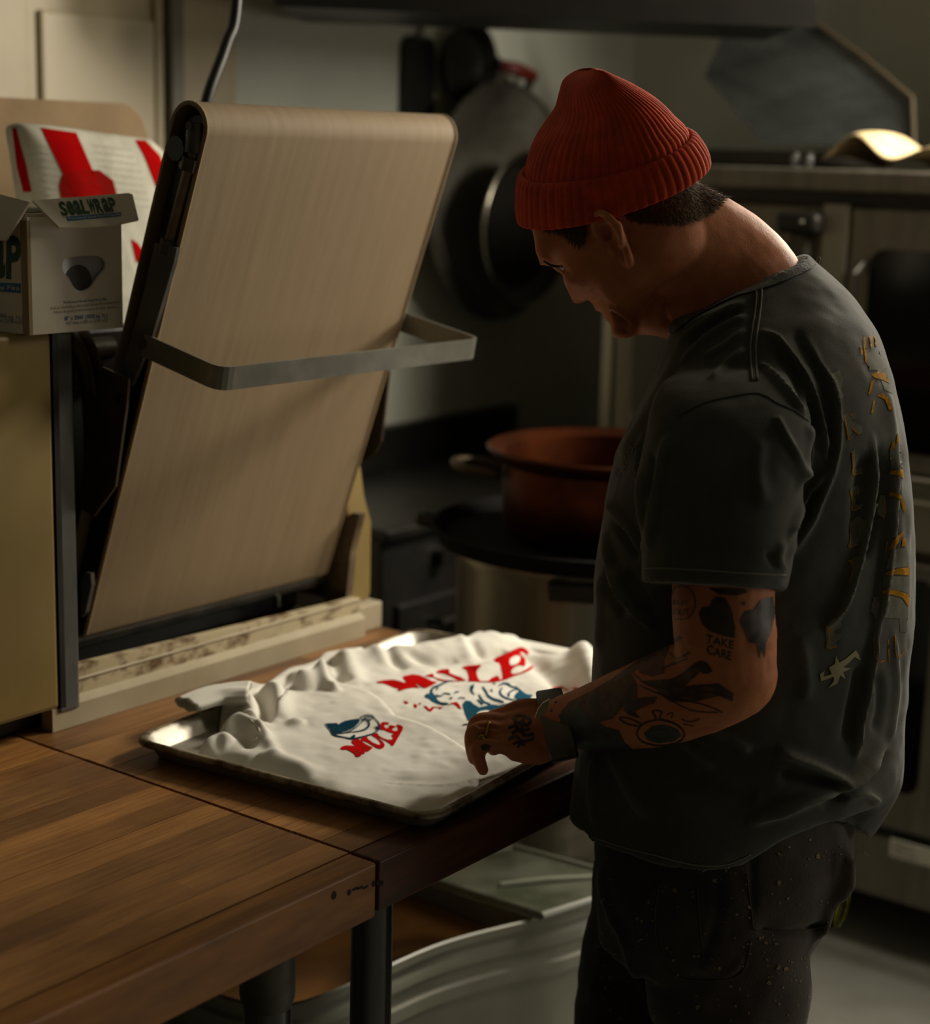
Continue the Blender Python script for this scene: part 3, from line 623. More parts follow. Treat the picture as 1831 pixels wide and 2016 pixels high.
# power cable down from the ceiling
c0 = on(466, -8, x=-1.9); c1 = on(404, 208, x=-1.9); cm = on(444, 90, x=-1.9)
b = nb(); tube(b, catmull([np.array([c0[0], c0[1], 2.75]), c0+UP*.3+RGT*.01, c0, cm, c1, c1-UP*.12-RGT*.02, np.array([-1.9, c1[1]-.03, 1.25])], 8), .0085, 10)
o = obj('power_cable', b, m_black, smooth=True); tag(o, 'black power cable hanging from the ceiling behind the conveyor', 'cable')

# ================================================================ film carton on the near cabinet
m_card = M('white_card', '#d6cfc0', .75, col2='#c4bba9', scale=5, bump=.05)
m_fold = M('kraft_fold', '#8d7a5c', .85)
m_green = M('green_ink', '#244529', .7); m_blue = M('blue_ink', '#1d5f8c', .7); m_tink = M('small_ink', '#50748a', .75); m_gink = M('grey_ink', '#8a857a', .75)
BX, BYa, BYb = -1.706, 1.343, 1.491; BZ = 1.4285; BH = .142; BXB = -2.15
bxr = thing('film_carton', 'white food wrap film carton with green lettering on the sheeter', 'carton', ((BX+BXB)/2, (BYa+BYb)/2, BZ))
# front end panel with the shield shaped hand hole
hole = [on(px, py, x=BX) for px, py in ((126, 512), (148, 505), (190, 504), (206, 512), (207, 528), (197, 540), (188, 552), (178, 566), (160, 573), (146, 566), (134, 546), (124, 534))]
hole = [(p[1], p[2]) for p in catmull(hole, 3, True)]
rect = []
nh = len(hole); hc = np.mean(hole, 0)
for p in hole:   # outer loop: march the same angles out to the rectangle
    d = np.array(p)-hc; d /= np.linalg.norm(d); ts = []
    if d[0] > 0: ts.append((BYb-hc[0])/d[0])
    if d[0] < 0: ts.append((BYa-hc[0])/d[0])
    if d[1] > 0: ts.append((BZ+BH-hc[1])/d[1])
    if d[1] < 0: ts.append((BZ-hc[1])/d[1])
    rect.append(hc+d*min(ts))
# snap nearest to corners
rect = np.array(rect)
for cnr in ((BYa, BZ), (BYb, BZ), (BYb, BZ+BH), (BYa, BZ+BH)):
    i = np.argmin(np.linalg.norm(rect-np.array(cnr), axis=1)); rect[i] = cnr
b = nb(); tt = .004
A = [b.verts.new((BX, *p)) for p in rect]; H = [b.verts.new((BX, *p)) for p in hole]; A2 = [b.verts.new((BX-tt, *p)) for p in rect]; H2 = [b.verts.new((BX-tt, *p)) for p in hole]
skin_rings(b, [A2, A, H, H2], closed=True); obj('end_panel', b, m_card, bxr)
b = nb(); box(b, BXB, BX-tt-.0002, BYa, BYa+.004, BZ, BZ+BH); obj('side_panel', b, m_card, bxr)
b = nb(); box(b, BXB, BX-tt-.0002, BYb-.004, BYb, BZ, BZ+BH); obj('side_panel', b, m_card, bxr)
b = nb(); box(b, BXB, BX-tt-.0002, BYa+.0045, BYb-.0045, BZ, BZ+.004); obj('bottom_panel', b, m_card, bxr)
b = nb(); box(b, BXB, BXB+.004, BYa+.0045, BYb-.0045, BZ+.0045, BZ+BH); obj('end_panel', b, m_card, bxr)
b = nb(); box(b, BXB, BX-.004, BYa+.002, BYb-.002, BZ+BH, BZ+BH+.004); obj('top_panel', b, m_card, bxr)
b = nb(); box(b, BX-.012, BX+.0008, BYa-.0012, BYa+.004, BZ, BZ+BH-.004); obj('corner_fold', b, m_fold, bxr, label='torn kraft brown corner edge')
# front flap, folded over the end and lifting outwards
f_a, f_b, f_c = on(64, 396, x=BX+.002), on(252, 381, x=BX+.002), on(190, 446, x=BX+.027); nf_ = np.cross(f_c-f_a, f_b-f_a)
def on_flap(px, py): r = ray(px, py); return CAM+r*(((f_a-CAM)@nf_)/(r@nf_))
flp = [on_flap(*q) for q in ((64, 396), (252, 381), (260, 384), (272, 434), (225, 444), (116, 449))]
b = nb(); slab(b, [flp[0], flp[1], flp[2], flp[3], flp[4], flp[5]], .003); fl = obj('front_flap', b, m_card, bxr)
slf = [on(px, py, y=BYa-dy) for px, py, dy in ((60, 398, .001), (-40, 372, .001), (-60, 470, .012), (12, 474, .012), (34, 440, .010))]
b = nb(); slab(b, slf, .003); obj('side_flap', b, m_card, bxr)
b = nb(); tp = BZ+BH+.0045; box(b, BXB+.05, BX-.02, BYa+.002, BYa+.05, tp, tp+.006, .002); obj('cutter_strip', b, M('clear_cutter', '#b9b9ae', .2, trans=.4), bxr)
# film roll end seen through the hole
b = nb(); cyl(b, (BXB+.02, (BYa+BYb)/2+.004, BZ+.062), (BX-.007, (BYa+BYb)/2+.004, BZ+.062), .055, 28); rl = obj('film_roll', b, M('film_roll', '#a9acb0', .2), bxr, 40)
b = nb(); cyl(b, (BX-.012, (BYa+BYb)/2+.008, BZ+.060), (BX-.0062, (BYa+BYb)/2+.008, BZ+.060), .022, 24); obj('core_hole', b, M('core_dark', '#4a4844', .5), rl, 40)
# lettering
ns = np.cross(flp[5]-flp[0], flp[1]-flp[0]); ns /= np.linalg.norm(ns); ns = ns if ns[0] > 0 else -ns
def plane_from(px0, px1, px2, org, nrm):
    def hit(p):
        r = ray(*p); t = ((org-CAM)@nrm)/(r@nrm); return CAM+r*t
    return hit(px0), hit(px1), hit(px2)
def text_on(bm, txt, bl, br, tl, org, nrm, off=.0022, **k):
    """baseline from pixel bl to br, cap top-left at pixel tl, on the plane (org, nrm)"""
    o_, r_, u_ = plane_from(bl, br, tl, org, nrm); V, Fc, w = glyphs(txt, **k); H_ = V[:, 1].max()
    vs = [bm.verts.new(o_+(r_-o_)*p[0]/w+(u_-o_)*p[1]+nrm*off) for p in V]
    for f in Fc:
        try: bm.faces.new([vs[i] for i in f])
        except ValueError: pass
def quad_on(bm, px, org, nrm, off):
    bm.faces.new([bm.verts.new(plane_from(p, p, p, org, nrm)[0]+nrm*off) for p in px])
b = nb(); text_on(b, 'SeaLWRaP', (121, 428), (231, 418), (112, 399), flp[0], ns, bold=.04, gap=.04, equal=True); obj('print', b, m_green, fl)
b = nb(); quad_on(b, [(129, 428), (237, 419), (238, 427), (131, 437)], flp[0], ns, .0018); obj('print_band', b, m_blue, fl)
b = nb(); text_on(b, 'Professional Grade Food Wrap Film', (133, 434.5), (236, 426), (132, 429.5), flp[0], ns, off=.0024, gap=.1); obj('band_lettering', b, m_card, fl)
nx = np.array([1., 0, 0]); ox = np.array([BX, 1.4, 1.5]); kk = dict(off=.0004)
b = nb(); text_on(b, "18'' x 2000' (3000 sq. ft.)", (127, 631), (211, 624), (127, 623), ox, nx, gap=.1, bold=.02, **kk)
text_on(b, 'Professional Grade Food Wrap Film', (125, 598), (210, 591), (125, 593), ox, nx, gap=.1, bold=.01, **kk); obj('print', b, m_blue, bxr)
b = nb(); text_on(b, "457 mm x 610 m (278 m2)", (129, 640), (211, 633), (129, 633), ox, nx, gap=.1, **kk); obj('print', b, m_tink, bxr)
b = nb(); text_on(b, "Pelicule d'emballage alimentaire de qualite commerciale", (100, 610), (234, 597), (100, 604), ox, nx, gap=.1, **kk)
text_on(b, "Pelicula de grado profesional para envolver alimentos", (105, 618), (232, 606), (105, 612), ox, nx, gap=.1, **kk); obj('print', b, m_gink, bxr)
ny = np.array([0, -1., 0]); oy = np.array([-1.8, BYa, 1.5])
b = nb(); text_on(b, 'SeaLWRaP', (-190, 536), (41, 551), (-190, 455), oy, ny, bold=.04, gap=.04, equal=True, **kk); obj('print', b, m_green, bxr)
b = nb(); quad_on(b, [(-190, 548), (41, 558), (41, 577), (-190, 560)], oy, ny, .0003); obj('print_band', b, m_blue, bxr)
b = nb(); text_on(b, 'Professional Grade Food Wrap Film', (-180, 558), (39, 572), (-180, 549), oy, ny, off=.0007, gap=.1); obj('band_lettering', b, m_card, bxr)
b = nb(); text_on(b, "18'' x 2000' (3000 sq. ft.)", (-60, 618), (45, 630), (-60, 610), oy, ny, gap=.1, **kk); text_on(b, "457 mm x 610 m (278 m2)", (-60, 628), (45, 638), (-60, 621), oy, ny, gap=.1, **kk); obj('print', b, m_tink, bxr)


# ================================================================ sheet pan
TRC = np.array([-1.594, 1.389]); te1 = np.array([math.cos(.098), math.sin(.098)]); te2 = np.array([-te1[1], te1[0]]); TWd, TLn = .460, .655
def tw(u, v, z): p = TRC+te1*u+te2*v; return np.array([p[0], p[1], z])
m_tray = M('sheet_pan_metal', '#a8a498', .46, .6, col2='#4a3a22', scale=14, bump=.12, bscale=30, lo=.5, hi=.78)
m_rim = M('worn_pan_rim', '#a0947c', .45, .3, col2='#4a3822', scale=26, bump=.25, bscale=60, lo=.4, hi=.6)
tr = thing('sheet_pan', 'worn aluminium sheet pan with rolled rim holding the shirts', 'tray', tw(TWd/2, TLn/2, TZ+.0005))
def tray_ring(bm, ins, z, r): return [bm.verts.new(tw(TWd/2+p[0], TLn/2+p[1], z)) for p in rrect(TWd-2*ins, TLn-2*ins, max(r, .012), 7)]
b = nb(); rs = [tray_ring(b, i, z, r) for i, z, r in ((.022, TZ+.0010, .02), (.0195, TZ+.003, .022), (.010, TZ+.023, .028), (.0085, TZ+.0255, .029), (.0112, TZ+.0245, .028), (.021, TZ+.0045, .022), (.024, TZ+.0030, .02))]
skin_rings(b, rs); b.faces.new(rs[0][::-1]); b.faces.new(rs[-1]); obj('basin', b, m_tray, tr, 50)
b = nb(); pr = []
for k in range(10):
    a = 2*PI*k/10; pr.append(tray_ring(b, .0055+.0052*math.cos(a), TZ+.0225+.0048*math.sin(a), .031))
skin_rings(b, pr, closed=True); obj('rolled_rim', b, m_rim, tr, True)

# ================================================================ cloth height fields
def inpoly(P, poly):
    x, y = P[:, 0], P[:, 1]; c = np.zeros(len(P), bool); Q = np.asarray(poly); n = len(Q)
    for i in range(n):
        a, d = Q[i], Q[(i+1) % n]
        m = (a[1] > y) != (d[1] > y)
        with np.errstate(divide='ignore', invalid='ignore'): xx = (d[0]-a[0])*(y-a[1])/(d[1]-a[1]+1e-30)+a[0]
        c ^= m & (x < xx)
    return c
def segdist(P, A, B_):
    d = B_-A; t = np.clip(((P-A)@d)/(d@d+1e-18), 0, 1); Q = A+t[:, None]*d; return np.linalg.norm(P-Q, axis=1), t, Q
def polydist(P, path, closed=False):
    path = np.asarray(path); n = len(path); best = np.full(len(P), 1e9); par = np.zeros(len(P)); near = np.zeros((len(P), 2))
    for i in range(n if closed else n-1):
        d, t, Q = segdist(P, path[i], path[(i+1) % n]); m = d < best; best[m] = d[m]; par[m] = (i+t[m])/(n-1 if not closed else n); near[m] = Q[m]
    return best, par, near
def vnoise(P, s, seed=0):
    """smooth value noise on 2D/3D points"""
    r = np.random.RandomState(seed); tab = r.rand(4096)*2-1
    Q = P*s; I = np.floor(Q).astype(int); F_ = Q-I; F_ = F_*F_*(3-2*F_); out = 0; D = P.shape[1]
    for c in range(2**D):
        w = 1; h = 0
        for k in range(D):
            bit = (c >> k) & 1; w = w*(F_[:, k] if bit else 1-F_[:, k]); h = h+(I[:, k]+bit)*[73, 179, 283][k]
        out = out+w*tab[h % 4096]
    return out
class Cloth:
    def __init__(s, outline_px, zref, base, amp, edge, ridges, noise=.0015, cut=None, under=None, step=.0032, flats=(), seed=1):
        s.out = np.array(catmull([on(*p, z=zref)[:2] for p in outline_px], 4, True)); q = s.out-TRC; u = q@te1; v = q@te2
        lo_u = .030 if cut else -1; u = np.clip(u, lo_u, TWd-.030); v = np.clip(v, .030, TLn+.02); s.out = TRC+te1*u[:, None]+te2*v[:, None]; s.base, s.amp, s.edge = base, amp, edge
        s.ridges = [(np.array(catmull([on(*p, z=zref)[:2] for p in pts], 5)), a, w) for pts, a, w in ridges]
        s.flats = [(on(*p, z=zref)[:2], r, k) for p, r, k in flats]
        s.noise, s.under, s.step, s.seed, s.zref = noise, under, step, seed, zref
    def h(s, P):
        P = np.atleast_2d(np.asarray(P, float))[:, :2]
        d, _, _ = polydist(P, s.out, True); k = np.ones(len(P))
        for c, r, f in s.flats: k *= 1-(1-f)*np.exp(-((P-c)**2).sum(1)/r**2)
        e = 1-np.exp(-(d/s.edge))
        z = s.amp*e*k
        for path, a, w in s.ridges:
            dd, t, _ = polydist(P, path); z += a*np.exp(-(dd/w)**2)*np.clip(np.sin(PI*np.clip(t, .0, 1))**.5+.15, 0, 1)*np.clip(d/(.5*s.edge), 0, 1)
        z += s.noise*(vnoise(P, 38, s.seed)+.5*vnoise(P, 85, s.seed+1))*np.clip(d/.01, 0, 1)
        q = P-TRC; u = q@te1; v = q@te2; e = np.minimum(np.minimum(u, TWd-u), np.minimum(v, TLn-v)); sup = (TZ+.0300-s.base)*(1-np.clip((e-.010)/.016, 0, 1))
        z = s.base+np.maximum(z, .001)
        z = np.maximum(z, s.base+sup+.002)
        if s.under is not None:
            u = s.under.h(P); ins = inpoly(P, s.under.out) | (polydist(P, s.under.out, True)[0] < .008); z = np.where(ins, np.maximum(z, u+.005*np.clip(d/.004, .6, 1)), z)
        return z
    def mesh(s):
        lo, hi = s.out.min(0), s.out.max(0); nx, ny = (np.ceil((hi-lo)/s.step)+1).astype(int)
        gx = lo[0]+np.arange(nx)*s.step; gy = lo[1]+np.arange(ny)*s.step; G = np.stack(np.meshgrid(gx, gy, indexing='ij'), -1).reshape(-1, 2)
        cc = G.reshape(nx, ny, 2)[:-1, :-1].reshape(-1, 2)+s.step/2; keep = inpoly(cc, s.out)
        i, j = np.divmod(np.nonzero(keep)[0], ny-1); q = np.stack([i*ny+j, (i+1)*ny+j, (i+1)*ny+j+1, i*ny+j+1], 1)
        used, inv = np.unique(q, return_inverse=True); q = inv.reshape(q.shape); V = G[used]
        ed = np.sort(np.concatenate([q[:, [0, 1]], q[:, [1, 2]], q[:, [2, 3]], q[:, [3, 0]]]), 1); ue, cnt = np.unique(ed, axis=0, return_counts=True)
        bd = np.unique(ue[cnt == 1]); _, _, near = polydist(V[bd], s.out, True); V = V.copy(); V[bd] = near
        z = s.h(V); top = np.column_stack([V, z]); q_ = V-TRC; u_ = q_@te1; v_ = q_@te2; e_ = np.minimum(np.minimum(u_, TWd-u_), np.minimum(v_, TLn-v_)); zb = s.base-.001+(TZ+.0290-s.base)*(1-np.clip((e_-.011)/.012, 0, 1))
        if s.under is not None:
            u = s.under.h(V); ins = inpoly(V, s.under.out) | (polydist(V, s.under.out, True)[0] < .008); zb = np.where(ins, np.maximum(u, s.base+.001)+.0018, zb)
        bot = np.column_stack([V, np.minimum(zb, z-.0008)])
        n = len(V); me = bpy.data.meshes.new('cloth'); be = ue[cnt == 1]
        # orient side walls from the face edges
        dirset = set(map(tuple, np.concatenate([q[:, [0, 1]], q[:, [1, 2]], q[:, [2, 3]], q[:, [3, 0]]]).tolist()))
        sides = []
        for a, c in be.tolist():
            if (a, c) in dirset: sides.append([c, a, a+n, c+n])
            else: sides.append([a, c, c+n, a+n])
        F_ = q.tolist()+(q[:, ::-1]+n).tolist()+sides
        me.from_pydata(np.concatenate([top, bot]).tolist(), [], F_); me.update(); return me
    def hit(s, px, py):
        z = s.zref
        for _ in range(7):
            p = on(px, py, z=z); z = .5*z+.5*float(s.h(p[None, :2])[0])
        return on(px, py, z=z)
    def hits(s, Q):
        z = np.full(len(Q), s.zref); R = np.array([ray(*q) for q in Q])
        for _ in range(9):
            P = CAM+R*((z-CAM[2])/R[:, 2])[:, None]; z = .5*z+.5*s.h(P)
        return CAM+R*((z-CAM[2])/R[:, 2])[:, None]
from mathutils.geometry import delaunay_2d_cdt
def fill_px(polys, step=3.0):
    """triangulate (even-odd) closed pixel polygons with interior points so the result can drape"""
    pts = []; edges = []; rings = []
    for poly in polys:
        P = np.asarray(poly, float); rs = []
        for i in range(len(P)):
            a, c = P[i], P[(i+1) % len(P)]; k = max(1, int(np.linalg.norm(c-a)/step))
            rs += [a+(c-a)*t/k for t in range(k)]
        rings.append(np.array(rs)); n0 = len(pts); pts += rs; m = len(rs); edges += [(n0+i, n0+(i+1) % m) for i in range(m)]
    allp = np.array(pts); lo, hi = allp.min(0), allp.max(0)
    G = np.stack(np.meshgrid(np.arange(lo[0], hi[0], step), np.arange(lo[1], hi[1], step), indexing='ij'), -1).reshape(-1, 2)
    def inside(Q):
        c = np.zeros(len(Q), bool)
        for r in rings: c ^= inpoly(Q, r)
        return c
    if len(G): G = G[inside(G)]
    pts += list(G)
    v, e, f, *_ = delaunay_2d_cdt([Vector(p) for p in pts], edges, [], 0, 1e-4)
    v = np.array([tuple(p) for p in v]); f = np.array([t for t in f if len(t) == 3], int).reshape(-1, 3)
    f = f[inside(v[f].mean(1))]
    return v, f
def stroke_poly(pts, w):
    P = np.array(catmull(pts, 4)); n = len(P); T = np.gradient(P, axis=0); T /= np.linalg.norm(T, axis=1)[:, None]+1e-9; N_ = np.column_stack([-T[:, 1], T[:, 0]])
    ws = np.interp(np.linspace(0, 1, n), np.linspace(0, 1, len(w)), w) if hasattr(w, '__len__') else np.full(n, w)
    return (P+N_*ws[:, None]/2).tolist()+(P-N_*ws[:, None]/2)[::-1].tolist()
def drape(name, cloth, groups, mat, parent, lift=.0007, step=3.0):
    """groups: list of even-odd polygon lists in photo pixels, draped on the cloth"""
    V = []; F_ = []
    for g in groups:
        v, f = fill_px(g, step); n0 = sum(len(x) for x in V); P = cloth.hits(v); P[:, 2] += lift; V.append(P); F_ += (f+n0).tolist()
    me = bpy.data.meshes.new(name); me.from_pydata(np.concatenate(V).tolist(), [], F_); me.update(); return obj(name, me, mat, parent, True)
def tf(pts, ox, oy, s): return [(ox+x*s, oy+y*s) for x, y in pts]

m_tee = M('white_jersey', '#eae7dd', .85, col2='#e0ddd2', scale=5, bump=.06, bscale=700, sheen=.15)
m_tee2 = M('white_jersey_front', '#e2dfd5', .85, col2='#d8d4c9', scale=5, bump=.06, bscale=700, sheen=.15)
m_pred = M('red_print', '#b80301', .95, spec=.05); m_pteal = M('teal_print', '#1a5068', .95, spec=.05); m_pteal2 = M('teal_print_dark', '#0c3649', .95, spec=.05)
back_out = [(432, 1385), (446, 1352), (462, 1333), (490, 1324), (520, 1329), (548, 1311), (572, 1297), (600, 1291), (626, 1281), (640, 1268), (672, 1262), (702, 1258), (742, 1257), (800, 1262), (860, 1260), (902, 1248), (946, 1226),
            (1010, 1219), (1070, 1222), (1120, 1218), (1152, 1226), (1180, 1252), (1205, 1300), (1195, 1370), (1130, 1408), (1040, 1442), (955, 1472), (860, 1490), (700, 1480), (560, 1450), (470, 1425)]
back = Cloth(back_out, .945, TZ+.0045, .026, .014, [
    ([(650, 1286), (760, 1280), (860, 1274), (940, 1256), (1040, 1240), (1130, 1238)], .022, .034),
    ([(1120, 1225), (1150, 1275), (1170, 1345)], .030, .022), ([(1040, 1268), (1095, 1310), (1150, 1345)], -.020, .020),
    ([(720, 1262), (738, 1276), (760, 1294)], .005, .010), ([(748, 1262), (770, 1290), (800, 1300)], -.007, .009), ([(790, 1262), (840, 1270), (910, 1262)], .007, .010),
    ([(800, 1285), (850, 1292), (900, 1286)], -.007, .009), ([(905, 1260), (918, 1272), (925, 1290)], .005, .010), ([(925, 1265), (955, 1276), (1000, 1268)], -.011, .010),
    ([(930, 1300), (980, 1290), (1030, 1262)], .006, .012), ([(960, 1240), (1010, 1250), (1060, 1244)], -.006, .010), ([(1000, 1330), (1060, 1350), (1110, 1372)], -.005, .02),
    ([(668, 1276), (690, 1300), (700, 1330)], .008, .014), ([(640, 1280), (660, 1310), (690, 1325)], -.008, .010),
    ([(470, 1350), (492, 1362), (500, 1400)], .016, .012), ([(520, 1340), (545, 1352), (552, 1392)], .020, .014), ([(505, 1345), (520, 1375), (525, 1400)], -.012, .009),
    ([(560, 1312), (590, 1312), (625, 1320)], .012, .013), ([(572, 1325), (610, 1330), (620, 1345)], -.010, .008), ([(600, 1290), (640, 1292), (655, 1310)], .012, .009),
    ([(480, 1390), (520, 1402), (548, 1380)], .008, .008), ([(720, 1330), (800, 1318), (860, 1300)], .003, .02)], seed=3,
    flats=[(on(930, 1440, z=.93)[:2], .001, 1)] if False else [((700, 1450), .12, .35), ((560, 1430), .09, .4), ((900, 1480), .11, .35)])
ts = thing('folded_tee', 'white tee with large red arched lettering beneath the smaller printed one', 't-shirt', (-1.45, 1.85, TZ+.004), 'white printed tees on the pan')
obj('fabric', back.mesh(), m_tee, ts, True)
front_out = [(374, 1466), (386, 1452), (416, 1432), (427, 1416), (452, 1403), (484, 1399), (520, 1412), (545, 1398), (562, 1375), (568, 1350), (580, 1340), (602, 1344), (640, 1328), (664, 1342), (700, 1350), (742, 1366), (780, 1398), (842, 1416), (896, 1441), (935, 1466),
             (944, 1496), (912, 1530), (872, 1562), (832, 1590), (800, 1586), (756, 1575), (700, 1558), (610, 1530), (545, 1508), (510, 1501), (478, 1516), (455, 1497), (420, 1490), (388, 1484)]
front = Cloth(front_out, .935, TZ+.0045, .020, .012, [
    ([(575, 1350), (602, 1350), (636, 1334)], .040, .016), ([(636, 1334), (648, 1350), (665, 1362)], .022, .012), ([(600, 1366), (620, 1376), (640, 1390)], -.012, .012), ([(664, 1350), (720, 1366), (765, 1400), (835, 1424), (900, 1455)], .005, .016),
    ([(575, 1375), (640, 1380), (700, 1372)], .010, .016), ([(600, 1405), (680, 1395), (770, 1398)], .006, .02),
    ([(432, 1418), (470, 1412), (505, 1424), (515, 1445)], .020, .011), ([(450, 1430), (480, 1436), (492, 1455)], -.010, .007), ([(385, 1462), (425, 1446), (455, 1450)], .016, .012), ([(400, 1475), (440, 1465), (480, 1470)], -.007, .007),
    ([(425, 1478), (460, 1484), (478, 1506)], .012, .010), ([(505, 1470), (560, 1478), (620, 1500)], .008, .014), ([(500, 1430), (530, 1448), (545, 1475)], .006, .008), ([(520, 1418), (560, 1408), (600, 1412)], .008, .010),
    ([(780, 1578), (820, 1572), (850, 1560)], .005, .008), ([(760, 1560), (800, 1562), (830, 1550)], -.004, .007)],
    noise=.0010, under=back, seed=11, cut=True, flats=[((850, 1540), .10, .35), ((900, 1480), .07, .5), ((700, 1520), .1, .7)])
tf_ = thing('folded_tee', 'white tee with a small cap drawing and red lettering folded in the pan', 't-shirt', (-1.35, 1.55, TZ+.004), 'white printed tees on the pan')
obj('fabric', front.mesh(), m_tee2, tf_, True)
# rolled left sleeve of the far tee over the pan edge
c0 = on(492, 1364, z=.946); c1 = on(430, 1368, z=.9435); c2 = on(366, 1388, z=.9395); path = catmull([c0, c1, c2], 6); rings = []; b = nb()
for i, p in enumerate(path):
    t = i/(len(path)-1); d = path[min(i+1, len(path)-1)]-path[max(i-1, 0)]; d /= np.linalg.norm(d); s_ = np.cross(d, UP); s_ /= np.linalg.norm(s_)
    w_, h_ = .032-.006*t, .0125-.005*t; rings.append([b.verts.new(p+s_*w_*math.cos(2*PI*k/24)*(1+.06*math.sin(3*k))+UP*h_*math.sin(2*PI*k/24)*(1+.2*math.sin(k*1.7+4*t))) for k in range(24)])
skin_rings(b, rings); bmesh.ops.recalc_face_normals(b, faces=b.faces); bmesh.ops.solidify(b, geom=b.faces[:], thickness=.0015); obj('sleeve', b, m_tee, ts, True)

# ---- prints, traced on the cloth where they lie
k1 = lambda p: tf(p, 730, 1260, .10923); k2 = lambda p: tf(p, 900, 1260, .10923); k3 = lambda p: tf(p, 630, 1390, .0983); k4 = lambda p: tf(p, 1040, 1320, .07646)
Mb = k1([(105, 755), (250, 730), (400, 722), (520, 745), (600, 775), (640, 765), (600, 720), (570, 680), (600, 655), (750, 622), (880, 640), (1000, 690), (1100, 745), (1205, 765), (1100, 825), (1000, 875), (940, 865), (900, 840), (830, 790), (815, 795), (850, 840), (885, 872), (760, 868), (640, 888), (510, 928), (485, 905), (500, 880), (420, 865), (320, 820), (230, 790), (120, 778)])
Ub = k1([(975, 655), (1060, 620), (1120, 612), (1140, 640), (1135, 665), (1220, 700), (1330, 725), (1440, 735), (1500, 742), (1690, 745), (1600, 735), (1540, 715), (1480, 680), (1400, 640), (1330, 615), (1200, 600), (1178, 575), (1260, 540), (1400, 525), (1420, 560), (1420, 600), (1500, 635), (1620, 675), (1720, 740), (1600, 752), (1350, 760), (1220, 730), (1140, 685), (1050, 668)])
Lb = k2([(85, 495), (180, 468), (430, 448), (425, 490), (375, 530), (350, 580), (365, 660), (400, 730), (440, 752), (560, 745), (620, 690), (700, 655), (755, 660), (760, 690), (770, 720), (820, 700), (815, 620), (800, 540), (780, 470), (755, 420), (690, 405), (660, 370), (680, 335), (860, 255), (1000, 190), (1120, 138), (1200, 140), (1260, 185), (1300, 235), (1270, 285), (1215, 310), (1235, 380), (1235, 470), (1190, 480), (1150, 462), (1080, 470), (1020, 510), (975, 570), (985, 610), (1050, 618), (1150, 590), (1250, 530), (1350, 470), (1385, 490), (1330, 540), (1200, 600), (1020, 660), (880, 720), (780, 745), (650, 770), (480, 765), (200, 750), (215, 690), (195, 610), (180, 560), (130, 525)])
Eh = k2([(945, 395), (965, 335), (1040, 290), (1110, 285), (1145, 300), (1140, 350), (1120, 400), (1060, 445), (985, 465), (955, 445)])
obj_red = drape('red_lettering', back, [[Mb], [Ub], [Lb, Eh],
    [k1([(590, 1105), (660, 1115), (680, 1150), (640, 1160), (610, 1140)])], [k1([(775, 1155), (830, 1170), (840, 1210), (810, 1235), (780, 1210)])], [k1([(860, 1150), (895, 1135), (910, 1155), (885, 1175)])],
    [k1([(945, 1190), (1010, 1200), (1060, 1255), (1100, 1210), (1200, 1215), (1310, 1215), (1240, 1260), (1225, 1225), (1150, 1230), (1090, 1295), (1040, 1285)])], [k1([(1390, 1185), (1450, 1140), (1550, 1120), (1590, 1160), (1640, 1255), (1580, 1235), (1530, 1180), (1480, 1155)])],
    [k4([(200, 785), (240, 740), (380, 640), (450, 560), (560, 515), (610, 590), (600, 640), (560, 620), (540, 580), (460, 640), (450, 720), (390, 735), (370, 700), (280, 755), (260, 790)])],
    [k4([(570, 460), (700, 430), (870, 420), (960, 480), (1080, 520), (980, 530), (860, 470), (810, 480), (900, 545), (850, 560), (740, 500), (640, 460)])], [k4([(1090, 460), (1250, 445), (1330, 500), (1360, 520), (1270, 565), (1180, 500)])]], m_pred, ts)
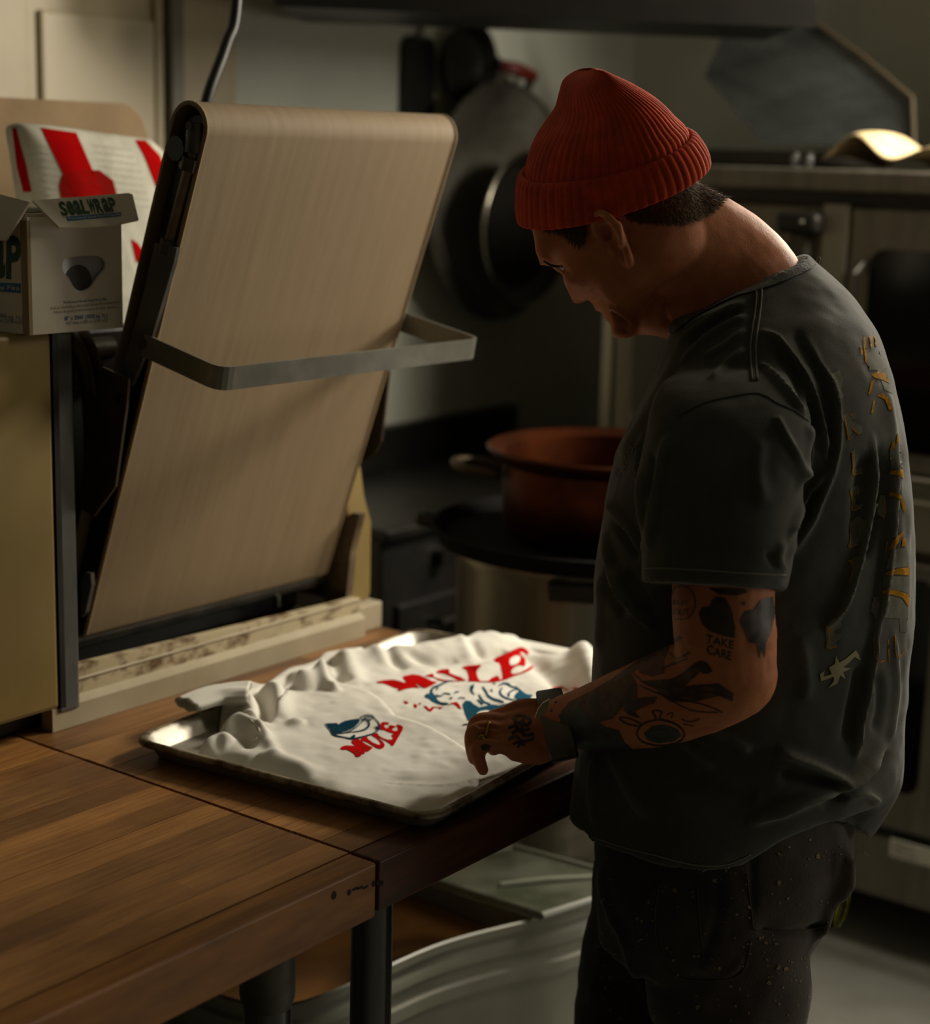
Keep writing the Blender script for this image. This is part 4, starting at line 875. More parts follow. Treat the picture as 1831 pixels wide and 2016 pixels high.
teal = [[k1([(1490, 735), (1400, 735), (1250, 800), (1120, 850), (1070, 910), (1075, 970), (1000, 980), (970, 1010), (1010, 1050), (1060, 1065), (1100, 1110), (1200, 1150), (1330, 1180), (1420, 1165), (1380, 1140), (1260, 1130), (1200, 1085), (1190, 1040), (1150, 1000), (1110, 950), (1130, 890), (1180, 850), (1250, 840), (1340, 790), (1420, 755)])],
    [stroke_poly(k1([(1150, 870), (1190, 850), (1210, 880), (1180, 910)]), 2.2)], [stroke_poly(k1([(1170, 1000), (1260, 1020), (1330, 970), (1440, 985)]), 2.4)], [stroke_poly(k1([(1500, 965), (1540, 945), (1600, 945)]), [1, 3, 1])], [stroke_poly(k1([(1430, 1060), (1470, 1050)]), 3.5)],
    [k2([(245, 830), (310, 800), (300, 870), (280, 930), (320, 1000), (300, 995), (260, 950), (235, 900)])], [stroke_poly(k2([(460, 850), (520, 940), (560, 1010), (650, 1070), (760, 1100), (850, 1130)]), [3, 4, 3.4, 4, 4, 2])],
    [stroke_poly(k2([(395, 990), (430, 1060), (500, 1130), (600, 1165)]), [2, 4, 3, 3])], [stroke_poly(k2([(370, 1080), (420, 1130), (470, 1170)]), 3)], [stroke_poly(k2([(610, 900), (640, 930)]), 3)],
    [stroke_poly(k2([(760, 830), (830, 790), (920, 800), (980, 850), (1060, 860), (1110, 900)]), [2, 3, 4, 3, 3, 4])], [stroke_poly(k2([(820, 870), (775, 930), (800, 1000), (900, 1060), (1040, 1090), (1100, 1095)]), [2, 4, 3, 3, 2, 1])], [stroke_poly(k2([(1080, 890), (980, 930), (930, 980), (940, 1030)]), [2, 3, 4, 3])],
    [k2([(1090, 880), (1140, 900), (1200, 950), (1260, 985), (1370, 1000), (1330, 1055), (1260, 1090), (1120, 1095), (1030, 1040), (1060, 970), (1120, 930)])],
    [k2([(105, 1160), (150, 1100), (240, 1110), (300, 1170), (400, 1225), (500, 1200), (620, 1170), (760, 1190), (900, 1150), (1020, 1115), (960, 1150), (840, 1200), (900, 1270), (830, 1320), (720, 1335), (640, 1280), (540, 1258), (420, 1280), (355, 1330), (380, 1390), (300, 1420), (260, 1475), (200, 1450), (150, 1340), (120, 1250)]), k2([(185, 1310), (200, 1295), (220, 1310), (205, 1330)])],
    [stroke_poly(k2([(90, 1540), (160, 1528), (260, 1520)]), [1, 2.5, 1.5])], [stroke_poly(k2([(650, 790), (690, 800)]), 2)], [stroke_poly(k2([(20, 1060), (80, 1045), (150, 1065)]), 1.6)]]
drape('teal_drawing', back, teal, m_pteal, ts, lift=.0010)
Mf = k3([(402, 858), (440, 820), (510, 798), (620, 800), (700, 808), (690, 785), (635, 745), (635, 705), (680, 680), (770, 670), (800, 690), (850, 640), (940, 620), (960, 665), (1060, 740), (1150, 775), (1190, 785), (1215, 760), (1190, 710), (1140, 655), (1080, 620), (1030, 590), (1150, 545), (1180, 600), (1260, 650), (1350, 680), (1440, 680), (1465, 645), (1430, 595), (1450, 572), (1510, 585), (1480, 560), (1380, 530), (1280, 485), (1200, 480), (1200, 400), (1225, 345), (1270, 325), (1370, 335), (1385, 362), (1365, 385), (1345, 372), (1310, 375), (1285, 415), (1320, 455), (1375, 445), (1388, 420), (1382, 402), (1400, 388), (1450, 395), (1510, 410), (1522, 425), (1490, 440), (1440, 470), (1455, 495), (1500, 508), (1560, 500), (1568, 445), (1537, 408), (1530, 388), (1548, 376), (1620, 390), (1665, 430), (1655, 490), (1610, 570), (1545, 680), (1480, 795), (1440, 805), (1400, 760), (1330, 710), (1230, 660), (1170, 630), (1160, 640), (1260, 720), (1300, 785), (1280, 840), (1215, 865), (1140, 850), (1060, 800), (950, 735), (870, 705), (840, 715), (900, 760), (980, 805), (1060, 835), (1010, 890), (940, 925), (910, 905), (880, 860), (840, 825), (850, 850), (910, 920), (895, 965), (840, 970), (760, 930), (715, 910), (740, 945), (840, 975), (820, 1010), (750, 1030), (710, 1010), (690, 965), (620, 920), (540, 880), (440, 882)])
h1 = k3([(1285, 415), (1310, 375), (1345, 372), (1385, 420), (1375, 445), (1320, 455)]); h2 = k3([(1440, 470), (1490, 440), (1530, 425), (1565, 440), (1560, 500), (1500, 508), (1455, 495)])
drape('red_lettering', front, [[Mf]], m_pred, tf_, step=2.5)
capd = [[k3([(125, 360), (335, 350), (370, 380), (420, 345), (500, 310), (640, 280), (760, 265), (800, 290), (790, 340), (700, 430), (560, 500), (420, 530), (290, 525), (190, 450)])],
    [stroke_poly(k3([(105, 360), (190, 470), (270, 540), (400, 555), (560, 530), (720, 440), (830, 340), (850, 290), (790, 250)]), [1.6, 2.4, 2.6, 2, 2, 2, 2, 2, 1.5])], [stroke_poly(k3([(430, 555), (600, 535), (800, 510), (930, 460), (985, 390), (970, 310), (900, 275), (850, 300)]), [1, 1.2, 2, 4, 3.6, 2.8, 3, 2])],
    [stroke_poly(k3([(200, 490), (290, 590), (480, 635), (640, 665), (780, 645), (950, 600), (1100, 545), (1185, 460), (1180, 360), (1120, 280), (1070, 230)]), [1.5, 3.4, 2, 3, 3.2, 2.6, 2.4, 3, 2.6, 2, 2])], [k3([(610, 630), (650, 605), (680, 580), (710, 600), (700, 650), (650, 660)])], [k3([(1085, 412), (1150, 420), (1190, 400), (1180, 460), (1110, 500), (1130, 450)])],
    [stroke_poly(k3([(800, 250), (900, 195), (1000, 190), (1060, 215), (1065, 250), (1000, 290), (920, 275)]), [1.5, 1.5, 1.8, 2.5, 2, 2, 1.5])], [stroke_poly(k3([(880, 260), (920, 225), (1010, 235), (1030, 250)]), [1, 1.6, 2, 1])], [k3([(220, 530), (260, 560), (325, 575), (330, 600), (280, 605), (240, 575)])]]
drape('cap_drawing', front, capd, m_pteal2, tf_, lift=.0010, step=2.5)
# seam stitches of the near tee's cuff
b = nb(); 
for off in (0, 5):
    P_ = front.hits(np.array(catmull([(488+off, 1422-off), (503+off, 1432), (506+off, 1446), (496+off, 1458)], 5))); tube(b, [p+UP*.0006 for p in P_], .0008, 5)
obj('cuff_stitching', b, m_tee, tf_, kind='stuff')

# ---------------------------------------------------------------- mesh helpers: fusing, smoothing, laying marks on surfaces
from mathutils.bvhtree import BVHTree
def mesh_np(me):
    n = len(me.vertices); co = np.empty(n*3, np.float32); me.vertices.foreach_get('co', co); return co.reshape(-1, 3).astype(float)
def set_np(me, co): me.vertices.foreach_set('co', co.astype(np.float32).ravel()); me.update()
def edges_np(me): e = np.empty(len(me.edges)*2, np.int32); me.edges.foreach_get('vertices', e); return e.reshape(-1, 2)
def normals_np(me): n = np.empty(len(me.vertices)*3, np.float32); me.vertex_normals.foreach_get('vector', n); return n.reshape(-1, 3).astype(float)
def smooth_np(co, e, it, lam=.5, mask=None):
    deg = np.bincount(e.ravel(), minlength=len(co)).astype(float); deg[deg == 0] = 1
    for _ in range(it):
        s = np.zeros_like(co)
        for k in range(3): s[:, k] = np.bincount(e[:, 0], co[e[:, 1], k], len(co))+np.bincount(e[:, 1], co[e[:, 0], k], len(co))
        d = lam*(s/deg[:, None]-co); co = co+(d if mask is None else d*mask[:, None])
    return co
def voxel_union(bm, size, it=2, lam=.5):
    """fuse overlapping closed shapes into one continuous surface"""
    bmesh.ops.recalc_face_normals(bm, faces=bm.faces); me = bpy.data.meshes.new('raw'); bm.to_mesh(me); bm.free()
    o = bpy.data.objects.new('raw', me); C.objects.link(o); md = o.modifiers.new('r', 'REMESH'); md.mode = 'VOXEL'; md.voxel_size = size; md.adaptivity = 0
    bpy.context.view_layer.update(); out = bpy.data.meshes.new_from_object(o.evaluated_get(bpy.context.evaluated_depsgraph_get()))
    bpy.data.objects.remove(o); bpy.data.meshes.remove(me)
    if it: set_np(out, smooth_np(mesh_np(out), edges_np(out), it, lam))
    return out
def bvh_of(me, co=None):
    P = mesh_np(me) if co is None else co
    return BVHTree.FromPolygons(P.tolist(), [tuple(p.vertices) for p in me.polygons])
def cast(bvh, Q):
    o = Vector(CAM.tolist()); P = np.full((len(Q), 3), np.nan); N_ = np.zeros((len(Q), 3))
    for i, q in enumerate(Q):
        r = ray(*q); hit = bvh.ray_cast(o, Vector(r.tolist()).normalized())
        if hit[0] is not None: P[i] = hit[0]; N_[i] = hit[1]
    return P, N_
def decal(name, bvh, groups, mat, parent, lift=.0006, step=3.0, maxjump=.07, **k):
    """photo-traced flat marks laid on a modelled surface"""
    V = []; F_ = []; n0 = 0
    for g in groups:
        v, f = fill_px(g, step)
        if not len(f): continue
        P, N_ = cast(bvh, v); ok = ~np.isnan(P[:, 0]); f = f[ok[f].all(1)]
        if len(f):
            e = np.max([np.linalg.norm(P[f[:, a]]-P[f[:, c]], axis=1) for a, c in ((0, 1), (1, 2), (2, 0))], 0); f = f[e < maxjump]
        P = np.nan_to_num(P)+N_*lift; vw = CAM-P; vw /= np.linalg.norm(vw, axis=1)[:, None]; P = P+vw*lift*.5
        V.append(P); F_ += (f+n0).tolist(); n0 += len(P)
    P = np.concatenate(V); F_ = np.array(F_); used, inv = np.unique(F_, return_inverse=True)
    me = bpy.data.meshes.new(name); me.from_pydata(P[used].tolist(), [], inv.reshape(-1, 3).tolist()); me.update(); return obj(name, me, mat, parent, True, **k)

# ================================================================ red and white flour sack behind the carton
m_sack = M('sack_paper', '#c9c6b6', .8, col2='#b3b0a0', scale=30, bump=.2, bscale=40)
m_sred = M('sack_red', '#a50202', .95, spec=.05)
SX = -2.06
def sk_pt(px, py, bulge=0): 
    q = on(px, py, x=SX); return q+np.array([bulge, 0, 0])
sack_out = [(24, 247), (60, 244), (110, 248), (205, 262), (275, 271), (288, 276), (318, 305), (334, 340), (330, 380), (318, 450), (300, 560), (292, 690), (280, 715), (80, 735), (62, 720), (52, 560), (46, 420), (30, 300)]
b = nb(); ctr = np.mean([sk_pt(*p) for p in sack_out], 0); loop = catmull([sk_pt(*p) for p in sack_out], 5, True)
for p in loop: p[2] = max(p[2], 1.289)
lv = [(1.0, -.0), (.985, .016), (.93, .026), (.8, .034), (.4, .040), (.1, .042)]
def sackring(k, dx): return [b.verts.new(ctr+(p-ctr)*k+np.array([dx, 0, 0])) for p in loop]
fr = [sackring(k, dx) for k, dx in lv]; bk = [sackring(k, -dx) for k, dx in lv[1:]]
skin_rings(b, bk[::-1]+fr); b.faces.new(fr[-1]); b.faces.new(bk[-1][::-1])
sk_ = obj('flour_sack', b, m_sack, smooth=True); tag(sk_, 'white paper flour sack with red stripes leaning behind the carton', 'sack')
sk_bvh = bvh_of(sk_.data, mesh_np(sk_.data)+np.array(base_of(sk_)))
def stripe(nm_, poly, mat): decal(nm_, sk_bvh, [[poly]], mat, sk_, lift=.0008, step=5)
stripe('red_stripe', [(80, 252), (150, 262), (180, 330), (215, 420), (160, 420), (118, 330)], m_sred)
stripe('red_stripe', [(266, 276), (286, 277), (314, 306), (330, 345), (310, 375), (285, 310)], m_sred)
stripe('red_stripe', [(24, 252), (32, 252), (50, 320), (62, 378), (46, 378), (34, 330)], m_sred)
stripe('red_emblem', [(122, 345), (150, 335), (195, 335), (222, 355), (232, 390), (120, 390), (116, 365)], M('emblem_red', '#8a120c', .95, spec=.05))
stripe('red_stripe', [(258, 470), (272, 480), (290, 508), (290, 525), (268, 515)], m_sred)
stripe('red_stripe', [(262, 575), (273, 560), (276, 600), (264, 600)], m_sred)
ln = []
for i in range(9):
    y_ = 285+i*14
    for (xa, xb) in ((62, 104), (180, 258)):
        xa2, xb2 = xa+i*4, xb+i*5; x = xa2
        while x < xb2: w_ = rng.uniform(4, 11); ln.append([(x, y_+(x-xa2)*.12), (x+w_, y_+(x+w_-xa2)*.12), (x+w_, y_+1.6+(x+w_-xa2)*.12), (x, y_+1.6+(x-xa2)*.12)]); x += w_+rng.uniform(2, 4)
decal('faint_print', sk_bvh, [[g] for g in ln], M('faint_ink', '#aaa89b', .8), sk_, lift=.0004, step=6, kind='stuff')

# ================================================================ the man at the table
def text_px(txt, bl, br, tl, **k):
    """outline-free filled text polygons in pixel space (triangles)"""
    V, Fc, w = glyphs(txt, **k); bl, br, tl = map(np.array, (bl, br, tl)); return [[(bl+(br-bl)*V[i][0]/w+(tl-bl)*V[i][1]).tolist() for i in f] for f in Fc]

on0 = on; MK = .945        # the man stands a little nearer than the far end of the pan
def on(px, py, **k):
    if 'd' in k: k = {'d': k['d']*MK}
    return on0(px, py, **k)
RGK, FWK, UPK = RGT*MK, FWD*MK, UP*MK
man_loc = on(1440, 1300, d=2.12); man_loc[2] = 0
man = thing('person', 'tattooed man in red beanie and faded grey t-shirt bending over the shirts', 'person', man_loc)
AX = 2.12
def ell_ring(bm, c, av, bv, n=64, e=1.0):
    out = []
    for k in range(n):
        t = 2*PI*k/n; ct, st = math.cos(t), math.sin(t)
        out.append(bm.verts.new(c+av*math.copysign(abs(ct)**e, ct)+bv*math.copysign(abs(st)**e, st)))
    return out
def loft(bm, rings): skin_rings(bm, rings); bm.faces.new(rings[0][::-1]); bm.faces.new(rings[-1])
def ball(bm, c, r, sc=(1, 1, 1), axes=None, sub=3, k=1.0):
    r = r*k
    r_ = bmesh.ops.create_icosphere(bm, subdivisions=sub, radius=1.0); A = np.eye(3) if axes is None else np.asarray(axes)
    for v in r_['verts']: v.co = Vector((np.asarray(c)+A.T @ (np.array(v.co)*r*np.array(sc))).tolist())
def chain(bm, pts, rs, n=20, k=6, sc=1.0):
    rs = [v*sc for v in rs]; P = catmull(pts, k); R_ = np.interp(np.linspace(0, 1, len(P)), np.linspace(0, 1, len(rs)), rs); tube(bm, P, R_, n)
    ball(bm, P[0], R_[0]); ball(bm, P[-1], R_[-1])

# ---------------------------------------------------------------- head, in its own frame (forward, left, up)
HY, HP, HR, HS = math.radians(-56), math.radians(44), math.radians(-13), 1.03*MK
f0 = math.sin(HY)*RGT+math.cos(HY)*FWD; l0 = np.cross(UP, f0); hf = math.cos(HP)*f0-math.sin(HP)*UP; hu = np.cross(hf, l0)
hl = math.cos(HR)*l0+math.sin(HR)*hu; hu = np.cross(hf, hl); HA = np.stack([hf, hl, hu]); HO = on(1238, 446, d=2.137)
def hp(f, l, u): return HO+HS*(hf*f+hl*l+hu*u)
prof_h = [(0, .128), (.045, .117), (.074, .094), (.092, .064), (.0995, .048), (.1035, .036), (.099, .025), (.0965, .018), (.1015, .008), (.108, -.004), (.1135, -.012), (.115, -.0175), (.112, -.0245), (.100, -.0285), (.095, -.037), (.0985, -.045), (.0965, -.0505), (.093, -.0525), (.097, -.056), (.0965, -.063), (.094, -.069),
          (.1005, -.079), (.098, -.090), (.087, -.099), (.066, -.098), (.045, -.089), (.02, -.083), (-.02, -.095), (-.065, -.085), (-.088, -.045), (-.097, .01), (-.094, .06), (-.07, .105), (-.035, .124)]
def head_bm(bm, st=.0026):
    out = np.array(catmull([np.array([a, c, 0.]) for a, c in prof_h], 5, True))[:, :2]; lo, hi = out.min(0), out.max(0)
    nx, ny = (np.ceil((hi-lo)/st)+1).astype(int); gx = lo[0]+np.arange(nx)*st; gy = lo[1]+np.arange(ny)*st
    G = np.stack(np.meshgrid(gx, gy, indexing='ij'), -1).reshape(-1, 2); cc = G.reshape(nx, ny, 2)[:-1, :-1].reshape(-1, 2)+st/2; keep = inpoly(cc, out)
    i, j = np.divmod(np.nonzero(keep)[0], ny-1); q = np.stack([i*ny+j, (i+1)*ny+j, (i+1)*ny+j+1, i*ny+j+1], 1); used, inv = np.unique(q, return_inverse=True); q = inv.reshape(q.shape); V = G[used].copy()
    ed = np.sort(np.concatenate([q[:, [0, 1]], q[:, [1, 2]], q[:, [2, 3]], q[:, [3, 0]]]), 1); ue, cnt = np.unique(ed, axis=0, return_counts=True); be = ue[cnt == 1]; bd = np.unique(be)
    _, _, near = polydist(V[bd], out, True); V[bd] = near
    d, _, _ = polydist(V, out, True); x, y = V[:, 0], V[:, 1]
    g = lambda cx, cy, sx, sy: np.exp(-((x-cx)/sx)**2-((y-cy)/sy)**2)
    R_ = .078; k = np.clip(d/R_, 0, 1); w = .0785*np.sqrt(np.maximum(1-(1-k)**2, 0))
    w *= 1-.40*g(.118, -.012, .018, .020)                       # slim nose
    w += .013*g(.088, .046, .022, .016)+.006*g(.07, .07, .03, .03)  # brow and forehead breadth
    w -= .014*g(.083, .022, .014, .010)                         # eye socket
    w += .010*g(.068, -.004, .022, .016)                        # cheek bone
    w += .002*g(.095, -.048, .012, .010)                         # lips and muzzle
    w -= .006*g(.074, -.042, .018, .018)                        # cheek hollow
    w += .011*g(.025, -.062, .03, .022)+.008*g(.085, -.085, .02, .014)  # jaw, chin
    w -= .004*g(.05, .05, .02, .03)
    w += .004*g(.112, -.024, .007, .006)                        # nostril wing
    w -= .004*g(.1035, -.0525, .010, .0022)                     # mouth line
    w = np.maximum(w, 0); w[bd] = np.minimum(w[bd], .002)
    n = len(V); P = [hp(a, c, e) for a, c, e in np.concatenate([np.column_stack([x, w, y]), np.column_stack([x, -w, y])])]
    vs = [bm.verts.new(p) for p in P]
    for f in q.tolist(): bm.faces.new([vs[i] for i in f]); bm.faces.new([vs[i+n] for i in f[::-1]])
    for a, c in be.tolist(): 
        try: bm.faces.new([vs[a], vs[c], vs[c+n], vs[a+n]])
        except ValueError: pass
b = nb(); head_bm(b)
for s in (1, -1):   # ears
    E = lambda bk, u, o: hp(-.004-bk*1.05, s*(.0715+o*1.7), min(u, .027)*1.05-.004)
    hel = [E(-.006, .006, .002), E(-.004, .020, .005), E(.006, .032, .009), E(.018, .030, .014), (E(.026, .016, .019)), E(.024, -.002, .018), E(.015, -.016, .013), E(.006, -.028, .009), E(-.002, -.034, .005), E(-.004, -.026, .002)]
    chain(b, hel, [.004, .0045, .005, .0052, .0054, .0052, .005, .0056, .0056, .004], 12, 5)
    chain(b, [E(.004, .018, .004), E(.013, .012, .008), E(.013, -.004, .008), E(.007, -.016, .005)], [.003, .0035, .0035, .003], 10, 4)
    chain(b, [E(-.005, -.002, .003), E(-.006, -.012, .003)], [.0042, .0042], 10, 3)
    P = [hp(-.002-q_[0], s*(.069+q_[2]*1.35), q_[1]-.003) for q_ in ((-.006, .01, .001), (.006, .031, .006), (.024, .018, .014), (.02, -.008, .012), (.004, -.03, .004), (-.005, -.02, .001))]
    slab(b, P, .0045)
for s in (1, -1):   # eyelids and brows
    ball(b, hp(.0805, s*.032, .0235), .0125); ball(b, hp(.0925, s*.0335, .0385), 1, (.006, .020, .0045), HA)
# jowl under the chin
chain(b, [on(1256, 626, d=2.17), on(1296, 618, d=2.13), on(1350, 622, d=2.12)], [.020, .026, .034], 18, 5)
# neck
nk = [hp(-.030, 0, -.03), on(1398, 520, d=2.135), on(1452, 590, d=2.14), on(1470, 680, d=2.14)]; nk = catmull(nk, 5)
rings = []
for i, p in enumerate(nk):
    t = i/(len(nk)-1); d = nk[min(i+1, len(nk)-1)]-nk[max(i-1, 0)]; d /= np.linalg.norm(d); lat = -FWD; fa = np.cross(d, lat); fa /= np.linalg.norm(fa); lat = np.cross(fa, d)
    rings.append(ell_ring(b, p, fa*MK*float(np.interp(t, [0, .35, .7, 1], [.066, .081, .089, .10])), lat*MK*float(np.interp(t, [0, .4, 1], [.056, .060, .085])), 40))
loft(b, rings)
# torso core, hips and legs inside the clothes
core = [(1440, 1640, .14, .15), (1455, 1400, .145, .155), (1470, 1150, .15, .165), (1490, 950, .145, .165), (1500, 800, .13, .165), (1490, 700, .10, .13)]
loft(b, [ell_ring(b, on(px, py, d=AX), RGK*a, FWK*c, 40) for px, py, a, c in core])
legN = [on(1440, 1640, d=2.04), on(1436, 1850, d=2.04)]; legN.append(np.array([legN[1][0]+.01, legN[1][1], .45])); legN.append(np.array([legN[1][0]+.04, legN[1][1], .08]))
legF = [on(1345, 1640, d=2.24), on(1310, 1850, d=2.24)]; legF.append(np.array([legF[1][0]-.03, legF[1][1]-.02, .45])); legF.append(np.array([legF[1][0]-.02, legF[1][1]-.02, .08]))
for lg in (legN, legF): chain(b, lg, [.082, .075, .053, .042], 20, 5)
# near arm
dE = 1.885
arm = [on(1490, 815, d=2.01), on(1440, 960, d=1.925), on(1424, 1160, d=1.885), on(1428, 1270, d=1.88), on(1432, 1322, d=1.88)]
chain(b, arm, [.050, .058, .0575, .0575, .055], 24, 6, MK)
fa_ = [on(1436, 1325, d=1.88), on(1375, 1350, d=1.907), on(1300, 1378, d=1.95), on(1230, 1398, d=1.995), on(1165, 1413, d=2.04), on(1105, 1424, d=2.075)]
chain(b, fa_, [.0515, .0535, .0520, .0465, .0385, .0310], 24, 6)
ball(b, on(1468, 1352, d=1.872), .025)
chain(b, [on(1450, 1250, d=1.87), on(1468, 1320, d=1.870)], [.043, .033], 16, 5)
# near hand: palm, four fingers and a thumb
HD = 1.982
def fp(px, py, d): return on0(px, py, d=d)
mcp = {'pinky': (988, 1466, 1.952), 'ring': (986, 1443, 1.966), 'middle': (992, 1424, 1.984), 'index': (1006, 1404, 2.002)}
wr = fp(1100, 1428, HD)
for nme, (px, py, d) in mcp.items():
    o_ = {'pinky': (1092, 1455, 1.968), 'ring': (1096, 1438, 1.975), 'middle': (1098, 1422, 1.988), 'index': (1098, 1408, 2.0)}[nme]
    chain(b, [fp(*o_), fp((px+o_[0])/2, (py+o_[1])/2-(4 if nme != 'pinky' else -8), (d+o_[2])/2), fp(px, py, d)], [.0180, .0172, .0118], 14, 5)
chain(b, [fp(1098, 1462, 1.968), fp(1060, 1482, 1.957), fp(1015, 1481, 1.953)], [.0150, .0150, .0115], 14, 5)   # heel of the hand
chain(b, [fp(1010, 1400, 2.0), fp(1035, 1395, 2.0), fp(1070, 1398, 2.0)], [.0115, .013, .014], 12, 4)
chain(b, [fp(988, 1466, 1.952), fp(962, 1465, 1.948), fp(940, 1475, 1.945), fp(943, 1496, 1.938), fp(951, 1516, 1.929)], [.0112, .0098, .0097, .0083, .0070], 14, 6)
chain(b, [fp(986, 1443, 1.966), fp(956, 1436, 1.962), fp(932, 1443, 1.958), fp(929, 1468, 1.955), fp(933, 1494, 1.944)], [.0115, .0104, .0102, .0088, .0074], 14, 6)
chain(b, [fp(992, 1424, 1.984), fp(962, 1418, 1.982), fp(939, 1424, 1.980), fp(931, 1448, 1.978), fp(936, 1478, 1.964)], [.0118, .0106, .0104, .0090, .0075], 14, 6)
chain(b, [fp(1006, 1404, 2.002), fp(976, 1412, 2.004), fp(955, 1424, 2.004), fp(949, 1446, 2.0), fp(952, 1472, 1.985)], [.0116, .0104, .0100, .0088, .0074], 14, 6)
chain(b, [fp(1078, 1430, 2.01), fp(1035, 1446, 2.022), fp(1000, 1460, 2.02), fp(972, 1474, 2.0)], [.0165, .0135, .0115, .0090], 14, 6)
# far arm, reaching down beside the body
armR = [on(1470, 800, d=2.27), on(1425, 950, d=2.32), on(1405, 1090, d=2.34), on(1400, 1220, d=2.34), on(1398, 1330, d=2.33), on(1396, 1390, d=2.325)]
chain(b, armR, [.060, .056, .050, .046, .036, .029], 20, 6)
h0 = armR[-1]; hd2 = armR[-1]-armR[-2]; hd2 /= np.linalg.norm(hd2); sd2 = np.cross(hd2, FWD); sd2 /= np.linalg.norm(sd2)
ball(b, h0+hd2*.04, 1, (.05, .038, .018), np.stack([hd2, sd2, np.cross(hd2, sd2)]))
for k in range(4):
    q = h0+hd2*.075+sd2*(k-1.5)*.0185; L_ = (.062, .072, .068, .052)[k]; chain(b, [q, q+hd2*L_*.5, q+hd2*L_*.9-FWD*.012], [.0092, .0085, .0072], 10, 4)
q = h0+hd2*.02+sd2*.032; chain(b, [q, q+sd2*.02+hd2*.03, q+sd2*.018+hd2*.06-FWD*.01], [.0125, .0105, .008], 10, 4)
body_me = voxel_union(b, .0026, 3, .5)
# creases of face, ear and knuckles, photo-traced
co = mesh_np(body_me); nm = normals_np(body_me); pj = proj(co); vw = CAM-co; vw /= np.linalg.norm(vw, axis=1)[:, None]; fac = np.clip((nm*vw).sum(1)*3+.4, 0, 1); disp = vnoise(co, 90, 8)*.0003
for path, a, w in (([(1199, 612), (1216, 624), (1238, 640)], -.0035, 3.5), ([(1196, 604), (1222, 616), (1246, 640)], .002, 6), ([(1152, 596), (1162, 590)], -.004, 4), ([(1163, 570), (1172, 582), (1171, 592)], .0022, 5), ([(1170, 572), (1185, 592), (1212, 610)], -.0022, 6), ([(1225, 648), (1240, 654)], -.0015, 5),
    ([(1066, 500), (1085, 514), (1108, 516)], .003, 6), ([(1096, 528), (1122, 540)], -.004, 6), ([(1110, 545), (1128, 556), (1150, 562)], .0015, 8), ([(1302, 590), (1306, 615), (1318, 640)], -.004, 6), ([(1312, 600), (1322, 625)], .0025, 8),
    ([(1190, 440), (1196, 458), (1194, 474)], -.005, 7), ([(1176, 432), (1192, 428), (1204, 440)], -.003, 5), ([(1218, 430), (1222, 460), (1222, 490)], .0025, 5), ([(1232, 440), (1234, 470), (1230, 500)], -.002, 6),
    ([(940, 1448), (965, 1450), (985, 1455)], -.003, 4), ([(940, 1428), (965, 1430), (985, 1434)], -.003, 4), ([(1320, 1262), (1340, 1275), (1365, 1278)], -.002, 6), ([(1420, 400), (1480, 455), (1545, 500)], .001, 14)):
    P_ = np.array(catmull(path, 4)); i = np.nonzero((pj[:, 0] > P_[:, 0].min()-30) & (pj[:, 0] < P_[:, 0].max()+30) & (pj[:, 1] > P_[:, 1].min()-30) & (pj[:, 1] < P_[:, 1].max()+30) & (fac > 0))[0]
    if len(i): d, t, _ = polydist(pj[i, :2], P_); disp[i] += a*np.exp(-(d/w)**2)*np.clip(np.sin(PI*np.clip(t, 0, 1))*2+.2, 0, 1)*fac[i]
set_np(body_me, co+nm*disp[:, None])
m_skin = M('skin', '#b9764e', .62, col2='#9c5c3a', scale=28, bump=.12, bscale=420, sss=.12, lo=.3, hi=.75, spec=.25)
body = obj('body', body_me, m_skin, man, True)
off = np.array(base_of(body)); body_bvh = bvh_of(body_me, mesh_np(body_me)+off)
# eyes behind the lids, lip colour, brows
m_eye = M('eye_white', '#54453a', .3)
for s in (1, -1): b = nb(); ball(b, hp(.0755, s*.0325, .0215), .0115); obj('eye', b, m_eye, body, True)
b = nb()
for s in (1, -1):
    for k in range(60):
        t = k/59; p = hp(.1015-.030*t**1.6+rng.uniform(-.0008, .0008), s*(.012+.040*t), .0395+.006*math.sin(PI*t)+rng.uniform(-.003, .003)); d = -hf*.2+hl*s*.9+hu*.25*(1-t)
        tube(b, [p, p+d*.007], [.0005, .0001], 4)
obj('eyebrows', b, M('brow_hair', '#2a1a10', .8), body, kind='stuff')

# ---------------------------------------------------------------- t-shirt
TD = [  # front pixel, back pixel, half depth
    ((1136, 1500), (1765, 1500), .212), ((1163, 1400), (1771, 1400), .212), ((1167, 1300), (1777, 1300), .212), ((1170, 1200), (1787, 1190), .213), ((1173, 1127), (1790, 1100), .213), ((1190, 1016), (1784, 960), .210), ((1214, 903), (1768, 830), .205),
    ((1246, 835), (1748, 740), .196), ((1276, 780), (1722, 660), .182), ((1299, 732), (1688, 600), .155), ((1313, 690), (1648, 553), .118), ((1322, 658), (1612, 522), .088), ((1320, 636), (1588, 500), .078)]
NR = 120; b = nb(); rings = []
hx = [1120, 1164, 1271, 1371, 1434, 1475, 1516, 1575, 1625, 1666, 1690, 1709, 1722, 1747]; hy = [1612, 1664, 1695, 1721, 1718, 1704, 1660, 1611, 1583, 1588, 1640, 1662, 1645, 1597]
hem = []
for k in range(NR):
    t = 2*PI*k/NR; x = 1433-313*math.cos(t); near = math.sin(t)
    if near >= 0: p = on(x, np.interp(x, hx, hy), d=AX+.03*(-math.cos(t))-.205*near*1.0)
    else:
        p = on(x, 1605, d=AX-.03*math.cos(t)); p = p-FWK*.205*near
    hem.append(p)
rings.append([b.verts.new(p) for p in hem])
